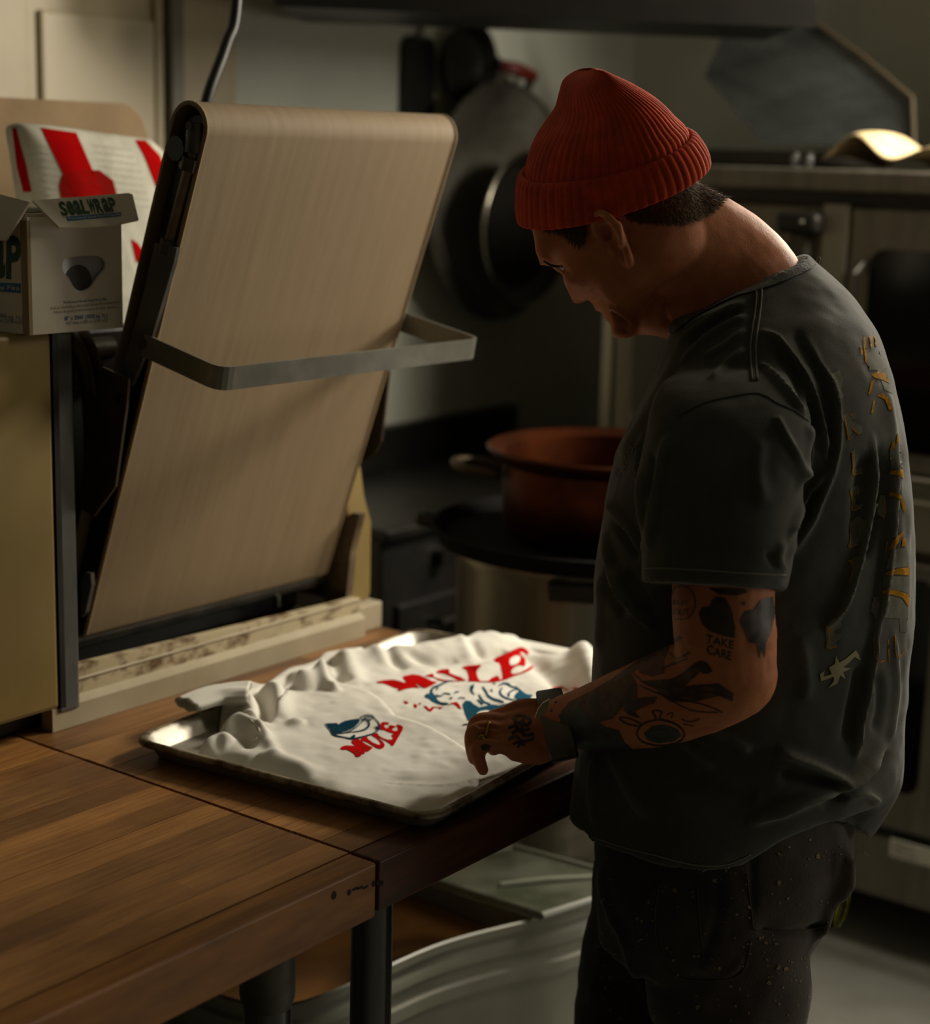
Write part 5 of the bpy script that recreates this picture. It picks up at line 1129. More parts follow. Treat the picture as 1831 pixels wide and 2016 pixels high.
for (F_, B_, bd) in TD:
    pf, pb = on(*F_, d=AX-.03), on(*B_, d=AX+.03); rings.append(ell_ring(b, (pf+pb)/2, (pf-pb)/2, -FWK*bd, NR, .94))
# finer rows between
rows = [np.array([v.co for v in r]) for r in rings]; b.free(); b = nb()
fine = []
for k in range(NR): fine.append(catmull([r[k] for r in rows], 4))
fine = np.array(fine); rings = [[b.verts.new(fine[k, i]) for k in range(NR)] for i in range(fine.shape[1])]; loft(b, rings)
sl = [((1410, 712), (1535, 700), 2.03, .045, .00), ((1342, 732), (1566, 720), 1.995, .066, .00), ((1290, 790), (1590, 770), 1.955, .078, .0), ((1266, 903), (1592, 850), 1.92, .082, .0), ((1257, 985), (1578, 960), 1.90, .083, .01), ((1262, 1060), (1566, 1050), 1.885, .083, .015), ((1264, 1120), (1552, 1128), 1.88, .083, .02), ((1261, 1147), (1543, 1163), 1.88, .083, .022)]
rr = [ell_ring(b, (on(*L_, d=d)+on(*R_, d=d))/2, (on(*L_, d=d)-on(*R_, d=d))/2, -FWK*dd+UPK*tl, 64, .9) for L_, R_, d, dd, tl in sl]
rr = np.array([[v.co for v in r] for r in rr]); 
ff = np.array([catmull(rr[:, k], 4) for k in range(64)]); loft(b, [[b.verts.new(ff[k, i]) for k in range(64)] for i in range(ff.shape[1])])
slR = [(1500, 740, 2.25, .07), (1450, 860, 2.31, .078), (1420, 1000, 2.34, .08), (1400, 1120, 2.36, .08)]
loft(b, [ell_ring(b, on(px, py, d=d), RGK*r_, FWK*r_, 40) for px, py, d, r_ in slR])
tee_me = voxel_union(b, .0036, 3, .5)
# folds: ridge (+) and valley (-) lines of the cloth, photo-traced
def T3(p): return tf(p, 1120, 480, .3883)
def T4(p): return tf(p, 1080, 1100, .4543)
FOLD = [
 (T3([(965, 440), (1080, 500), (1180, 640), (1270, 860), (1300, 1010), (1308, 1130)]), .0075, 7), (T3([(1000, 500), (1130, 640), (1215, 820), (1262, 980)]), -.006, 12),
 (T3([(1190, 450), (1320, 700), (1360, 900), (1340, 1100), (1230, 1400), (1110, 1590)]), .008, 8), (T3([(1260, 560), (1310, 800), (1335, 960), (1310, 1150)]), -.006, 12), (T3([(1310, 1140), (1180, 1330), (1120, 1480)]), .006, 6), (T3([(1260, 1240), (1180, 1420)]), -.006, 9),
 (T3([(965, 600), (1090, 720), (1215, 890)]), .006, 6), (T3([(1050, 870), (1080, 940), (1170, 1110), (1180, 1230)]), .005, 8), (T3([(1215, 900), (1218, 1060), (1175, 1210)]), .006, 6),
 (T3([(1130, 430), (1220, 560), (1290, 700)]), -.004, 16), (T3([(1080, 480), (1190, 700), (1290, 960)]), -.004, 9),
 (T3([(1540, 950), (1525, 1250), (1490, 1500), (1400, 1800), (1290, 1960)]), .009, 8), (T3([(1490, 1050), (1465, 1300), (1440, 1520)]), -.005, 14), (T3([(1580, 1000), (1570, 1350), (1500, 1620)]), -.008, 11),
 (T3([(1640, 960), (1625, 1400), (1590, 1720), (1545, 1990)]), .010, 8), (T3([(1600, 700), (1650, 1000), (1668, 1300)]), .004, 10), (T3([(1660, 1000), (1655, 1400), (1650, 1640)]), -.004, 9),
 (T3([(905, 365), (800, 410), (680, 490), (560, 610)]), .005, 6), (T3([(905, 430), (790, 510), (690, 570)]), .004, 6), (T3([(900, 290), (760, 350), (640, 430), (540, 520)]), .005, 6), (T3([(880, 330), (740, 400), (600, 520)]), -.004, 7), (T3([(850, 245), (700, 310), (560, 420)]), -.003, 7), (T3([(900, 520), (800, 610), (720, 690)]), .004, 8),
 (T3([(190, 1290), (260, 1390), (330, 1480), (375, 1570)]), .007, 7), (T3([(215, 1400), (290, 1500), (350, 1600)]), -.005, 9), (T3([(182, 1430), (230, 1690), (330, 1830), (440, 1950)]), .008, 7), (T3([(160, 1560), (200, 1760), (290, 1900)]), -.005, 10), (T3([(290, 1650), (380, 1780), (440, 1880)]), -.004, 12),
 (T3([(500, 960), (470, 1120), (430, 1340), (395, 1560)]), .006, 9), (T3([(380, 960), (360, 1100), (370, 1300), (385, 1500)]), .006, 6), (T3([(420, 1050), (400, 1300)]), -.005, 8), (T3([(560, 560), (440, 760), (340, 960), (260, 1100)]), .004, 14),
 (T3([(980, 980), (960, 1150), (990, 1330)]), .0025, 18), (T3([(1090, 1500), (1060, 1600), (1100, 1660)]), .004, 9), (T3([(1000, 1560), (1050, 1640)]), -.003, 8),
 (T4([(980, 830), (1150, 890), (1285, 965)]), .012, 12), (T4([(1000, 930), (1140, 960), (1275, 985)]), -.010, 16), (T4([(850, 1145), (1000, 1090), (1120, 1040), (1270, 985), (1380, 900), (1465, 790)]), .014, 13), (T4([(1180, 1075), (1300, 1010), (1400, 930), (1475, 830)]), -.008, 12),
 (T4([(1325, 870), (1345, 700), (1385, 500), (1420, 280)]), .009, 7), (T4([(1290, 800), (1320, 640), (1355, 460)]), -.007, 14), (T4([(1490, 300), (1505, 560), (1480, 800)]), .004, 8), (T4([(1430, 480), (1440, 640), (1410, 760)]), -.005, 10),
 (T4([(1270, 1040), (1360, 1015), (1440, 1060)]), .007, 9), (T4([(700, 735), (790, 780), (880, 840)]), .005, 12), (T4([(560, 770), (640, 840), (720, 910)]), .005, 10), (T4([(265, 850), (320, 950), (370, 1040), (430, 1140)]), .006, 9), (T4([(620, 900), (800, 1000), (900, 1040)]), -.004, 22), (T4([(205, 860), (190, 1000), (200, 1150)]), .005, 8),
 (T4([(290, 20), (340, 180), (460, 300)]), .005, 9), (T4([(215, 60), (225, 250), (215, 420)]), .004, 10), (T4([(1090, 330), (1120, 500), (1110, 620)]), .003, 16)]
co = mesh_np(tee_me); nm = normals_np(tee_me); pj = proj(co); vw = CAM-co; vw /= np.linalg.norm(vw, axis=1)[:, None]; fac = np.clip((nm*vw).sum(1)*3+.25, 0, 1)
slv_d = None
disp = np.zeros(len(co)); ds = vnoise(co, 26, 5)*.0016+vnoise(co, 60, 6)*.0007
for path, a, w in FOLD:
    P_ = np.array(catmull(path, 4)); w = w*.8; bb = (pj[:, 0] > P_[:, 0].min()-4*w) & (pj[:, 0] < P_[:, 0].max()+4*w) & (pj[:, 1] > P_[:, 1].min()-4*w) & (pj[:, 1] < P_[:, 1].max()+4*w) & (fac > 0)
    i = np.nonzero(bb)[0]
    if len(i):
        d, t, _ = polydist(pj[i, :2], P_); disp[i] += a*np.exp(-(d/w)**2)*np.clip(np.sin(PI*np.clip(t, 0, 1))*1.8, 0, 1)*fac[i]
co = co+nm*(disp*1.25+ds)[:, None]; set_np(tee_me, smooth_np(co, edges_np(tee_me), 1, .2))
fold_crest = np.clip(disp/.007, 0, 1)**1.5; ca = tee_me.color_attributes.new('fold_crest', 'FLOAT_COLOR', 'POINT'); cl = np.ones((len(co), 4)); cl[:, :3] = np.array(lin('#46453f'))*(1+.9*fold_crest)[:, None]; ca.data.foreach_set('color', cl.astype(np.float32).ravel())  # base colour made paler along the raised fold ridges
m_tsh = M('washed_grey_jersey', '#46453f', .95, col2=(.72, .72, .72), scale=14, bump=.12, bscale=500, sheen=.12, attr='fold_crest', spec=.2)
m_thr = M('pale_thread', '#6d6b5f', .9); m_thr2 = M('grey_thread', '#57554b', .9); m_dthr = M('collar_rib', '#403f3a', .9, bump=.3, bscale=300)
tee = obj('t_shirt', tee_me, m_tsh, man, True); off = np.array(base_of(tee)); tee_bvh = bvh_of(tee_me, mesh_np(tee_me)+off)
# collar band, thick seams and hem stitching
def on_surf(bvh, pts, n=6, lift=.001):
    Q = np.array(catmull(pts, n))[:, :2]; P, N_ = cast(bvh, Q); ok = ~np.isnan(P[:, 0]); return P[ok]+N_[ok]*lift
colpx = [(1322, 650), (1345, 630), (1370, 612), (1437, 575), (1488, 559), (1533, 541), (1566, 520), (1586, 508)]
decal('collar', tee_bvh, [[stroke_poly([(1319, 652), (1345, 632), (1370, 615), (1437, 581), (1488, 565), (1535, 548), (1575, 531), (1600, 518)], 17)]], m_dthr, tee, lift=.002, label='ribbed collar band')
b = nb()
for o_ in (-5, 0, 5): P = on_surf(tee_bvh, [(1494+o_, 570), (1492+o_, 610), (1485+o_, 660), (1483+o_, 700), (1486+o_, 750)]); tube(b, P, .0014 if o_ else .0006, 6)
obj('shoulder_seam', b, m_thr2, tee, True, kind='stuff')
b = nb(); P = on_surf(tee_bvh, T3([(560, 870), (680, 810), (820, 775), (960, 760), (1060, 810), (1150, 850), (1215, 900)]), lift=.0004); tube(b, P, .0011, 6); obj('sleeve_seam', b, m_dthr, tee, True)
b = nb(); P = on_surf(tee_bvh, [(1266, 1120), (1300, 1119), (1380, 1122), (1460, 1128), (1547, 1132)], lift=.0003); tube(b, P, .0008, 5); obj('sleeve_stitching', b, m_thr, tee, True)
b = nb(); P = on_surf(tee_bvh, [(1168, 1648), (1220, 1666), (1290, 1684), (1370, 1703), (1430, 1702), (1478, 1682)], lift=.0003); tube(b, P, .0008, 5); obj('hem_stitching', b, m_thr, tee, True)
b = nb(); q = on(1606, 516, d=2.14); tube(b, catmull([q, q+np.array([0, 0, .006])+RGT*.002, q+UP*.004+RGT*.005, q+RGT*.003-UP*.002], 5), .0006, 5)
q = on(1702, 1660, d=2.0); tube(b, catmull([q, q-UP*.006-RGT*.001, q-UP*.013+RGT*.001, q-UP*.015+RGT*.006], 5), .0005, 5); obj('loose_threads', b, m_thr, tee, True, kind='stuff')
# cracked gold and grey back print
m_gold = M('gold_print', '#a87404', .9, col2='#7a560a', scale=60, spec=.1); m_grey = M('grey_print_ink', '#68675c', .9, col2='#55544b', scale=40, spec=.1)
T2 = lambda p: tf(p, 1600, 800, .2232)
gold = [T2([(680, 385), (700, 320), (725, 300), (720, 370), (690, 395)]), T2([(735, 330), (740, 240), (750, 240), (760, 330), (775, 345), (775, 360), (755, 320)]), T2([(685, 570), (795, 560), (800, 640), (770, 615), (680, 600)]), T2([(675, 790), (680, 755), (760, 765), (800, 830), (825, 920), (800, 935), (765, 820), (720, 795)]),
        T2([(670, 1265), (700, 1190), (790, 1100), (800, 1105), (760, 1190), (715, 1255)]), T2([(780, 1235), (790, 1170), (815, 1160), (820, 1235)]), T2([(630, 1490), (650, 1460), (740, 1430), (850, 1420), (850, 1490), (740, 1480)]), T2([(615, 1620), (660, 1610), (760, 1630), (850, 1660), (845, 1770), (790, 1690), (700, 1660), (615, 1655)]), T2([(640, 1320), (650, 1190), (665, 1200), (645, 1330)]),
        T3([(1530, 665), (1560, 650), (1600, 655), (1625, 710), (1590, 690), (1550, 680)]), T3([(1560, 770), (1590, 755), (1625, 790), (1645, 850), (1620, 840), (1600, 790)]), T3([(1490, 480), (1500, 470), (1512, 610), (1500, 600)]), T3([(1520, 470), (1530, 465), (1540, 530), (1530, 530)]), T3([(1545, 470), (1552, 470), (1562, 520), (1552, 520)]), T3([(1470, 520), (1480, 520), (1490, 560), (1480, 565)]), T3([(1530, 700), (1545, 690), (1525, 770), (1515, 765)]), T3([(1540, 800), (1550, 790), (1540, 860), (1530, 860)])]
edge = [stroke_poly(T2(p), w) for p, w in (([(275, 85), (300, 200), (315, 290), (350, 260)], 2.4), ([(340, 180), (370, 220), (410, 245)], 2.6), ([(325, 60), (345, 95)], 2), ([(345, 410), (355, 520), (355, 600), (420, 585)], 2.2), ([(330, 740), (345, 840), (345, 920), (425, 890)], 2.4), ([(395, 700), (400, 800)], 1.8), ([(385, 1050), (415, 1080), (410, 1130)], 2.4), ([(325, 1060), (330, 1180), (320, 1245), (400, 1215)], 2), ([(310, 1360), (350, 1380), (350, 1470), (320, 1560)], 2.4), ([(620, 840), (640, 870), (625, 990)], 2.6), ([(520, 50), (530, 20)], 3), ([(575, 1730), (580, 1760)], 3), ([(130, 1950), (160, 1985)], 3))]
edge += [stroke_poly(T4(p), w) for p, w in (([(1205, 290), (1215, 340), (1205, 385), (1250, 380)], 2), ([(1410, 340), (1420, 440), (1455, 440)], 2.4), ([(1470, 350), (1475, 450)], 2), ([(1500, 330), (1510, 430), (1545, 390)], 2.2))]
decal('gold_print', tee_bvh, [[g] for g in gold+edge], m_gold, tee, lift=.0007, kind='stuff', label='worn mustard back print')
gr = [T2([(245, 75), (330, 50), (385, 60), (380, 110), (340, 120), (430, 180), (435, 240), (400, 245), (350, 190), (340, 250), (310, 285), (285, 170)]), T2([(340, 400), (370, 380), (370, 560), (430, 540), (440, 600), (360, 605)]), T2([(330, 720), (400, 690), (420, 760), (370, 790), (380, 870), (440, 860), (430, 900), (345, 930)]),
      T2([(325, 1020), (400, 970), (470, 1010), (480, 1100), (440, 1180), (330, 1250)]), T2([(310, 1360), (380, 1325), (450, 1310), (430, 1400), (340, 1560), (350, 1420)]), T2([(560, 870), (600, 780), (640, 790), (650, 930), (630, 990), (575, 960)]), T2([(510, 1800), (530, 1690), (580, 1670), (590, 1760), (560, 1870)]), T2([(130, 1960), (160, 1880), (240, 1850), (265, 1890), (230, 1960), (160, 1995)]),
      T4([(1200, 300), (1220, 275), (1270, 270), (1265, 300), (1235, 305), (1240, 325), (1270, 325), (1260, 350), (1245, 360), (1250, 380), (1205, 390)]), T3([(1330, 660), (1370, 640), (1390, 690), (1380, 740), (1395, 770), (1375, 800), (1345, 740)])]
gr += [T2([(680, 390), (770, 380), (795, 545), (690, 560)]), T2([(690, 1260), (830, 1250), (845, 1410), (740, 1425), (640, 1450)]), T2([(625, 1500), (850, 1500), (848, 1650), (760, 1625), (620, 1605)]), T2([(610, 1670), (700, 1670), (780, 1700), (840, 1790), (830, 1990), (770, 1990), (760, 1870), (600, 1860)]), T3([(1500, 560), (1570, 540), (1605, 640), (1640, 760), (1600, 740), (1560, 640), (1520, 640)])]
decal('grey_print', tee_bvh, [[g] for g in gr], m_grey, tee, lift=.0004, kind='stuff', label='cracked pale grey back print')
ch = []
for i in range(26):
    u = i/25; x = 345-u*110+rng.uniform(-10, 25); y = 930+u*240+rng.uniform(-12, 12); ch.append(stroke_poly(T3([(x, y), (x+rng.uniform(6, 16), y+rng.uniform(2, 12)), (x+rng.uniform(4, 14), y+rng.uniform(14, 24))]), 2.2))
decal('chest_print', tee_bvh, [[g] for g in ch], m_grey, tee, lift=.0004, kind='stuff', label='faint worn chest print')
sc = [T4([(1225, 500), (1215, 470), (1240, 455), (1245, 420), (1258, 450), (1290, 430), (1330, 395), (1345, 420), (1350, 440), (1325, 425), (1300, 450), (1275, 470), (1310, 475), (1275, 490), (1285, 520), (1262, 505), (1250, 540), (1210, 560), (1235, 530), (1235, 510), (1180, 530), (1175, 500), (1195, 485), (1190, 510)])]
decal('scorpion_print', tee_bvh, [sc], M('pale_gold_ink', '#8d8763', .8), tee, lift=.0007, label='small pale scorpion print')

# ---------------------------------------------------------------- beanie: ribbed crown and turned-up cuff
m_hat = M('rust_knit', '#c43d0c', .95, col2='#9c300a', scale=30, bump=.25, bscale=420)
HDD = 2.137
def hat_ring(F_, B_, bd, ph=0, dip=.022, grow=0.0, nrib=58, amp=.0016, per=8):
    pf, pb = on(*F_, d=HDD+.045), on(*B_, d=HDD-.045); c = (pf+pb)/2; av = (pf-pb)/2; bv = -FWK*bd-UPK*dip*(bd/.09); la = np.linalg.norm(av); out = []
    up = np.cross(av, bv); up /= np.linalg.norm(up); n = nrib*per
    for k in range(n):
        t = 2*PI*k/n; r_ = 1+(grow+amp*(abs(math.cos(nrib*t/2))**.7-.6))/la
        out.append(c+(av*math.cos(t)+bv*math.sin(t))*r_)
    return np.array(out)
crown = [((1032, 352), (1358, 268), .096), ((1038, 318), (1349, 250), .098), ((1050, 282), (1330, 232), .096), ((1070, 249), (1308, 209), .088), ((1092, 216), (1280, 188), .075), ((1101, 184), (1246, 168), .058), ((1110, 158), (1214, 152), .038), ((1136, 140), (1190, 140), .018), ((1160, 136), (1172, 137), .004)]
def knit(levels, sub, amps):
    R_ = np.array([hat_ring(F_, B_, bd, amp=a) for (F_, B_, bd), a in zip(levels, amps)]); n = R_.shape[1]
    t = np.linspace(0, 1, len(levels)); tt = np.linspace(0, 1, (len(levels)-1)*sub+1); out = np.empty((len(tt), n, 3))
    P = np.array([catmull(list(R_[:, k]), sub) for k in range(n)]); return P.transpose(1, 0, 2)
def rings_mesh(P, cap0=False, cap1=False):
    bm = nb(); rs = [[bm.verts.new(p) for p in r] for r in P]; skin_rings(bm, rs)
    if cap0: bm.faces.new(rs[0][::-1])
    if cap1: bm.faces.new(rs[-1])
    return bm
Pc = knit(crown, 5, [.0018, .0019, .0019, .0019, .0018, .0016, .0012, .0007, .0]); hat = obj('beanie', rings_mesh(Pc, True, True), m_hat, man, True)
cuff = [((1024, 430), (1388, 318), .095), ((1019, 436), (1397, 322), .101), ((1016, 420), (1397, 308), .104), ((1015, 390), (1389, 288), .105), ((1017, 362), (1377, 270), .104), ((1021, 347), (1369, 262), .101), ((1030, 343), (1360, 261), .095), ((1036, 356), (1354, 270), .092)]
Pk = knit(cuff, 4, [.001, .0018, .0022, .0022, .0022, .0018, .0012, .0008]); obj('cuff', rings_mesh(Pk), m_hat, hat, True)

# ---------------------------------------------------------------- cropped hair under the hat
m_hair = M('cropped_hair', '#1c150e', 1, col2='#120d08', scale=200, spec=.05)
nape = [(1228, 425), (1262, 402), (1330, 365), (1396, 318), (1428, 366), (1433, 388), (1400, 414), (1372, 428), (1340, 438), (1300, 437), (1262, 432)]
side = [(1046, 430), (1100, 428), (1150, 428), (1156, 452), (1151, 472), (1140, 481), (1124, 472), (1112, 458), (1085, 452), (1062, 441)]
hairb = decal('hair', body_bvh, [[nape], [side]], m_hair, body, lift=.0012)
pts = []
for poly, n_ in ((nape, 3800), (side, 900)):
    P_ = np.array(poly); lo, hi = P_.min(0), P_.max(0); Q = lo+rng.rand(n_*3, 2)*(hi-lo); Q = Q[inpoly(Q, P_)][:n_]; pts.append(Q)
Q = np.concatenate(pts); P, N_ = cast(body_bvh, Q); ok = ~np.isnan(P[:, 0]); P, N_, Q = P[ok], N_[ok], Q[ok]
V = []; F_ = []
for p, n_, q in zip(P, N_, Q):
    d = (RGT*.45-UP*.75 if q[0] > 1200 else -UP*.8+RGT*.3)+rng.normal(0, .25, 3); d = d-n_*(d@n_); d = d/np.linalg.norm(d)*.75+n_*.55; L_ = rng.uniform(.007, .012); s_ = np.cross(d, n_); s_ = s_/np.linalg.norm(s_)*.0005
    i = len(V); m_ = p+d*L_*.6; V += [p-s_, p+s_, m_+s_*.8, m_-s_*.8, p+d*L_-n_*.001]; F_ += [(i, i+1, i+2, i+3), (i+3, i+2, i+4)]
me = bpy.data.meshes.new('hair_strands'); me.from_pydata([v.tolist() for v in V], [], F_); me.update(); obj('hair_strands', me, M('hair_strand', '#5a4630', .7, spec=.2), body, kind='stuff')

decal('eyelashes', body_bvh, [[stroke_poly([(1070, 513), (1088, 523), (1108, 524)], [2, 4, 2])]], m_hair, body, lift=.0005)
# ---------------------------------------------------------------- tattoos on the near arm and hand
A2 = lambda p: tf(p, 850, 1120, .4096); H2 = lambda p: tf(p, 880, 1320, .16384)
m_ink = M('tattoo_ink', '#1d1712', .55, col2='#3a281b', scale=60); m_slate = M('tattoo_slate', '#333d3c', .6, col2='#232b2a', scale=60); m_shade = M('tattoo_shading', '#55371f', .6, col2='#2a1d13', scale=70, lo=.4, hi=.6); m_tred = M('tattoo_red', '#4e1d10', .55)
blk = [A2([(1283, 215), (1300, 182), (1335, 182), (1345, 155), (1370, 132), (1410, 138), (1440, 190), (1458, 280), (1457, 332), (1400, 322), (1340, 300), (1300, 265)]),
       A2([(1480, 250), (1505, 205), (1550, 192), (1580, 150), (1640, 132), (1650, 210), (1632, 300), (1605, 360), (1600, 430), (1585, 380), (1575, 435), (1562, 360), (1525, 352), (1505, 300)]), A2([(1330, 92), (1500, 96), (1520, 112), (1470, 128), (1380, 122)]), A2([(1490, 160), (1505, 155), (1508, 172), (1495, 178)]),
       A2([(930, 640), (1000, 620), (1085, 612), (1070, 640), (1005, 668), (975, 690), (1005, 718), (950, 702), (922, 680)]), H2([(400, 905), (470, 885), (535, 905), (505, 960), (430, 968)])]
decal('tattoo', body_bvh, [[g] for g in blk], m_ink, body, lift=.0004, kind='stuff', label='solid black arm tattoos with a heart')
shd = [A2([(1130, 350), (1195, 318), (1205, 335), (1150, 362), (1120, 430), (1105, 480), (1040, 450), (960, 500), (990, 560), (985, 620), (930, 650), (870, 720), (800, 740), (700, 700), (620, 690), (660, 640), (760, 590), (880, 520), (1000, 430), (1080, 380)]),
       A2([(1000, 540), (1180, 525), (1270, 450), (1320, 448), (1345, 490), (1320, 505), (1290, 495), (1220, 560), (1120, 600)]), A2([(1080, 590), (1240, 560), (1380, 550), (1450, 600), (1445, 640), (1380, 610), (1260, 640), (1150, 640)])]
decal('tattoo', body_bvh, [[g] for g in shd], m_shade, body, lift=.00025, kind='stuff', label='shaded brown ink')
decal('tattoo', body_bvh, [[A2([(612, 700), (690, 662), (760, 705), (835, 760), (900, 775), (925, 830), (965, 866), (850, 874), (720, 867), (650, 832), (628, 775)])], [A2([(1020, 790), (1060, 755), (1120, 748), (1180, 770), (1200, 800), (1160, 830), (1090, 838), (1040, 825)])]], m_slate, body, lift=.0004, kind='stuff', label='slate blue ink')
st = [stroke_poly(H2(p), w) for p, w in (([(790, 600), (850, 540), (930, 560), (880, 620), (820, 640)], 5), ([(900, 540), (1000, 590), (960, 660), (870, 650)], 5), ([(740, 690), (820, 670), (900, 720), (1000, 700)], 5), ([(780, 760), (860, 720), (950, 780), (1040, 760)], 6), ([(740, 830), (830, 790), (900, 850), (1000, 830)], 6), ([(790, 890), (860, 860), (930, 900)], 5), ([(850, 930), (880, 880)], 4), ([(1000, 840), (1050, 800)], 4), ([(840, 560), (820, 640), (850, 720)], 5), ([(940, 620), (900, 700), (930, 800)], 5))]
st += [stroke_poly(A2(p), w) for p, w in (([(1130, 700), (1160, 690), (1150, 720)], 2), ([(640, 760), (690, 780), (730, 830)], 2.2), ([(780, 770), (800, 830), (760, 860)], 2.2), ([(840, 790), (900, 800), (890, 850)], 2.2), ([(1060, 790), (1090, 770), (1140, 790), (1120, 815), (1070, 810)], 2.4), ([(1150, 555), (1240, 575), (1320, 560), (1400, 580)], 2.2), ([(1210, 500), (1270, 470), (1310, 480)], 2.2),
    ([(985, 790), (1010, 748), (1090, 725), (1170, 745), (1215, 790), (1180, 835), (1090, 848), (1010, 828), (985, 790)], 3.5), ([(1080, 725), (1070, 700), (1060, 685), (1085, 680), (1108, 688), (1098, 705), (1100, 728)], 3), ([(990, 755), (940, 745), (905, 720), (915, 712), (960, 722), (1005, 745)], 3),
    ([(950, 480), (1050, 560), (1180, 520), (1290, 445), (1345, 490), (1300, 500)], 3), ([(1000, 560), (1120, 610), (1300, 650), (1400, 690)], 2.5), ([(1060, 545), (1200, 610), (1320, 590), (1450, 625)], 2.4), ([(1130, 620), (1250, 680), (1380, 690)], 2), ([(1110, 480), (1160, 455), (1210, 440), (1170, 460), (1230, 430)], 3), ([(1140, 400), (1180, 430), (1240, 400)], 3),
    ([(1150, 160), (1170, 90), (1240, 95), (1268, 170), (1230, 235), (1165, 240)], 2.2), ([(720, 800), (790, 820), (850, 800), (880, 840)], 2.2), ([(680, 740), (740, 770), (760, 820)], 2), ([(1200, 720), (1240, 735), (1290, 720)], 2), ([(1210, 745), (1260, 755)], 2))]
tx = text_px('TAKE', A2([(1318, 352)])[0], A2([(1450, 385)])[0], A2([(1322, 312)])[0], bold=.02)+text_px('CARE', A2([(1322, 405)])[0], A2([(1440, 440)])[0], A2([(1326, 362)])[0], bold=.02)+text_px('ENT', A2([(1160, 172)])[0], A2([(1235, 176)])[0], A2([(1160, 148)])[0])+text_px('OUT', A2([(1160, 222)])[0], A2([(1240, 222)])[0], A2([(1162, 190)])[0])
decal('tattoo', body_bvh, [[g] for g in st+tx], m_ink, body, lift=.0005, step=4, kind='stuff', label='fine line tattoos and lettering')
decal('tattoo', body_bvh, [[A2([(985, 470), (1040, 445), (1110, 440), (1120, 500), (1060, 515), (1000, 500)])], [A2([(985, 650), (1040, 630), (1075, 640), (1010, 668)])]], m_tred, body, lift=.0005, kind='stuff', label='dark red ink')

# ---------------------------------------------------------------- leather wrist strap and gold ring
m_lea = M('strap_leather', '#231810', .5, col2='#171009', scale=40, bump=.2)
ax_ = on0(1065, 1432, d=1.99)-on0(1125, 1420, d=1.966); ax_ /= np.linalg.norm(ax_); c0 = on0(1096, 1425, d=1.942)
v1 = on0(1082, 1371, d=1.988)-c0; v2 = -FWD*.040; b = nb(); rs = []
for o_, g_ in ((-.019, 1.0), (-.019, 1.12), (-.017, 1.17), (.017, 1.21), (.019, 1.16), (.019, 1.0)): rs.append(ell_ring(b, c0+ax_*o_, v1*g_, v2*g_, 48))
skin_rings(b, rs, closed=True); wt_ = obj('wrist_strap', b, m_lea, man, 50)
q = [on0(px, py, d=1.905) for px, py in ((1053, 1413), (1059, 1396), (1068, 1384), (1082, 1376), (1079, 1391), (1070, 1405))]
b = nb(); slab(b, q, .004); obj('strap_plate', b, M('dull_brass', '#8d8566', .35, .7), wt_)
for px, py in ((1094, 1382), (1085, 1399)): b = nb(); ball(b, on0(px, py, d=1.8965), .0019, sub=2); obj('rivet', b, m_steel, wt_, True)
m_goldm = M('gold', '#b08d3a', .25, 1); c0 = on0(956, 1440, d=1.961); b = nb()
rf = np.array([-.55, 0, 0]); tube(b, [c0+(UP*math.cos(a)+RGT*.35*math.cos(a))*.0122-FWD*.0122*math.sin(a) for a in np.linspace(0, 2*PI, 28)[:-1]], .0019, 8, closed=True); rg = obj('finger_ring', b, m_goldm, man, True)
b = nb(); ball(b, on0(950, 1452, d=1.948), 1, (.0058, .0028, .0036), np.stack([RGT*.9-UP*.43, FWD, np.cross(RGT*.9-UP*.43, FWD)])); obj('signet', b, m_goldm, rg, True)

# ---------------------------------------------------------------- trousers, rag, shoes
m_tro = M('work_trousers', '#33281e', .9, col2='#241b14', scale=18, bump=.2, bscale=260, sheen=.1)
b = nb()
loft(b, [ell_ring(b, (on(xl, y_, d=AX)+on(xr, y_, d=AX))/2, (on(xl, y_, d=AX-.02)-on(xr, y_, d=AX+.02))/2, -FWK*bd, 56, .95) for y_, xl, xr, bd in ((1530, 1175, 1684, .175), (1600, 1172, 1682, .182), (1660, 1172, 1674, .186), (1720, 1176, 1640, .188), (1780, 1175, 1632, .185), (1840, 1180, 1590, .16))])
def trouser_leg(px_rows, d, zend, foot_shift):
    rg = [ell_ring(b, (on(xl, y_, d=d)+on(xr, y_, d=d))/2, (on(xl, y_, d=d)-on(xr, y_, d=d))/2, -FWK*bd, 48, .95) for y_, xl, xr, bd in px_rows]
    xl, xr = px_rows[-1][1:3]; c = (on(xl, 2016, d=d)+on(xr, 2016, d=d))/2
    for f_, r_ in ((.5, .092), (.9, .088), (1.0, .09)):
        p = c.copy(); p[2] = c[2]+(zend-c[2])*f_; p[:2] += np.array(foot_shift)*f_; rg.append(ell_ring(b, p, -RGK*r_, -FWK*r_, 48))
    loft(b, rg[::-1]); return rg
fx = (.0, .0)
trouser_leg([(1690, 1210, 1640, .10), (1770, 1232, 1612, .10), (1850, 1255, 1597, .098), (1930, 1272, 1592, .097), (2016, 1286, 1586, .096)], 2.035, .045, (.0, .0))
trouser_leg([(1690, 1172, 1560, .10), (1770, 1165, 1500, .10), (1850, 1152, 1470, .098), (1930, 1140, 1440, .096), (2016, 1128, 1410, .095)], 2.235, .045, (-.02, -.01))
P = [on(px, py, d=2.06) for px, py in ((1480, 1640), (1658, 1640), (1666, 1690), (1650, 1722), (1622, 1744), (1614, 1796), (1588, 1818), (1500, 1828), (1478, 1800))]; slab(b, P, .13)
tro_me = voxel_union(b, .005, 5, .5)
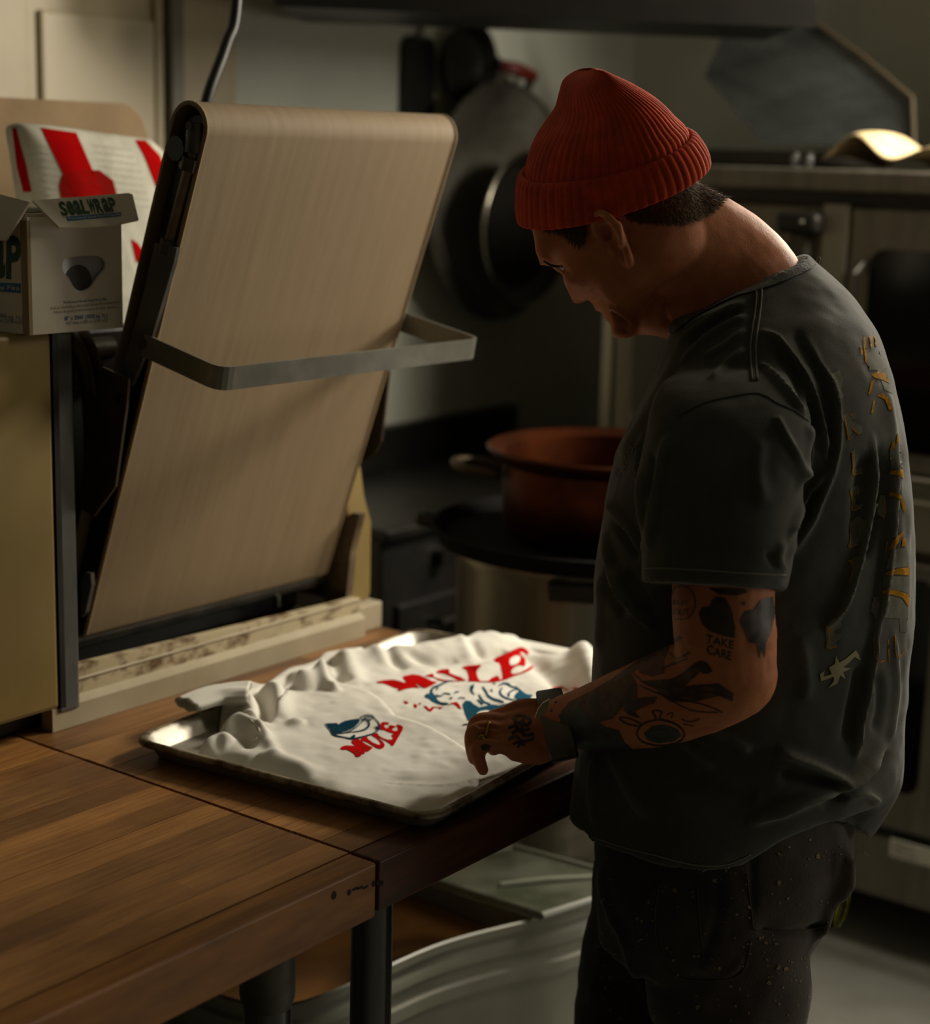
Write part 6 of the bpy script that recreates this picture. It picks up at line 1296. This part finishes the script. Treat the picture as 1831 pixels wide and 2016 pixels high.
co = mesh_np(tro_me); nm = normals_np(tro_me); pj = proj(co); disp = vnoise(co, 16, 21)*.004+vnoise(co, 45, 22)*.0014
for path, a, w in (([(1185, 1700), (1200, 1780), (1240, 1880), (1292, 2016)], .006, 9), ([(1300, 1740), (1260, 1800), (1250, 1860)], .004, 10), ([(1480, 1660), (1483, 1800)], -.003, 6), ([(1490, 1832), (1560, 1838), (1630, 1818)], -.008, 8), ([(1410, 1720), (1412, 1800), (1380, 1900)], -.004, 9), ([(1375, 1890), (1420, 1920), (1470, 1880)], .003, 7), ([(1200, 1800), (1180, 1900), (1170, 2000)], .004, 12), ([(1640, 1620), (1648, 1680), (1630, 1740)], .002, 10)):
    P_ = np.array(catmull(path, 4)); d, t, _ = polydist(pj[:, :2], P_); disp += a*np.exp(-(d/w)**2)*np.clip(np.sin(PI*np.clip(t, 0, 1))*2, 0, 1)
set_np(tro_me, co+nm*disp[:, None]); tro = obj('trousers', tro_me, m_tro, man, True); tro_bvh = bvh_of(tro_me, mesh_np(tro_me)+np.array(base_of(tro)))
b = nb()
for path in ([(1300, 1735), (1290, 1800), (1296, 1870), (1330, 1920), (1400, 1930), (1460, 1915), (1478, 1850)], [(1372, 1735), (1378, 1820), (1385, 1890)], [(1470, 1720), (1480, 1800), (1490, 1830), (1560, 1836), (1630, 1822)], [(1565, 1607), (1620, 1618), (1680, 1612)]):
    P = on_surf(tro_bvh, path, lift=.0006)
    if len(P) > 2: tube(b, P, .0009, 5)
obj('stitching', b, M('brown_thread', '#3d2f22', .9), tro, True, kind='stuff')
sp = []
for i in range(190):
    cx, cy = rng.uniform(1170, 1660), rng.uniform(1640, 2010); r_ = rng.choice([1.5, 2, 3, 4.5], p=[.4, .3, .2, .1]); k_ = 7
    sp.append([(cx+r_*rng.uniform(.5, 1.4)*math.cos(2*PI*j/k_), cy+r_*rng.uniform(.5, 1.6)*math.sin(2*PI*j/k_)) for j in range(k_)])
decal('paint_specks', tro_bvh, [[g] for g in sp], M('dried_paint', '#6e5a42', .8), tro, lift=.0006, step=4, kind='stuff')
P = [on(px, py, d=2.07) for px, py in ((1650, 1690), (1669, 1700), (1668, 1765), (1660, 1803), (1645, 1810), (1622, 1818), (1630, 1790), (1640, 1745))]
b = nb(); slab(b, P, .05); bmesh.ops.bevel(b, geom=b.edges[:], offset=.004, segments=2, affect='EDGES'); bmesh.ops.subdivide_edges(b, edges=b.edges[:], cuts=2, use_grid_fill=True)
for v in b.verts: v.co += v.normal*float(vnoise(np.array([v.co]), 60, 4)[0])*.003
tag(obj('green_rag', b, M('olive_rag', '#7c7a22', .9, col2='#5d5c18', scale=30, bump=.3, bscale=200), smooth=True), 'olive green rag hanging from the back pocket of the man', 'rag')
mf = f0*.97-l0*0; mf = np.array([-.985, -.17, 0])
for c in (legN[-1], legF[-1]):
    p0 = np.array([c[0], c[1], 0]); sd = np.cross(UP, mf); b = nb(); rs = []
    for s_, w_, h_ in ((-.085, .028, .05), (-.075, .036, .07), (-.03, .040, .085), (.03, .044, .085), (.09, .048, .06), (.15, .048, .05), (.185, .036, .042), (.20, .02, .03)):
        cc = p0+mf*s_; rs.append([b.verts.new(cc+sd*w_*x_+UP*h_*y_) for x_, y_ in ((-1, .12), (-1, .35), (-.85, .75), (-.4, 1), (.4, 1), (.85, .75), (1, .35), (1, .12), (.9, 0.02), (-.9, .02))])
    loft(b, rs); s_ = obj('shoe', b, M('shoe_leather', '#1c1815', .6), man, 60)
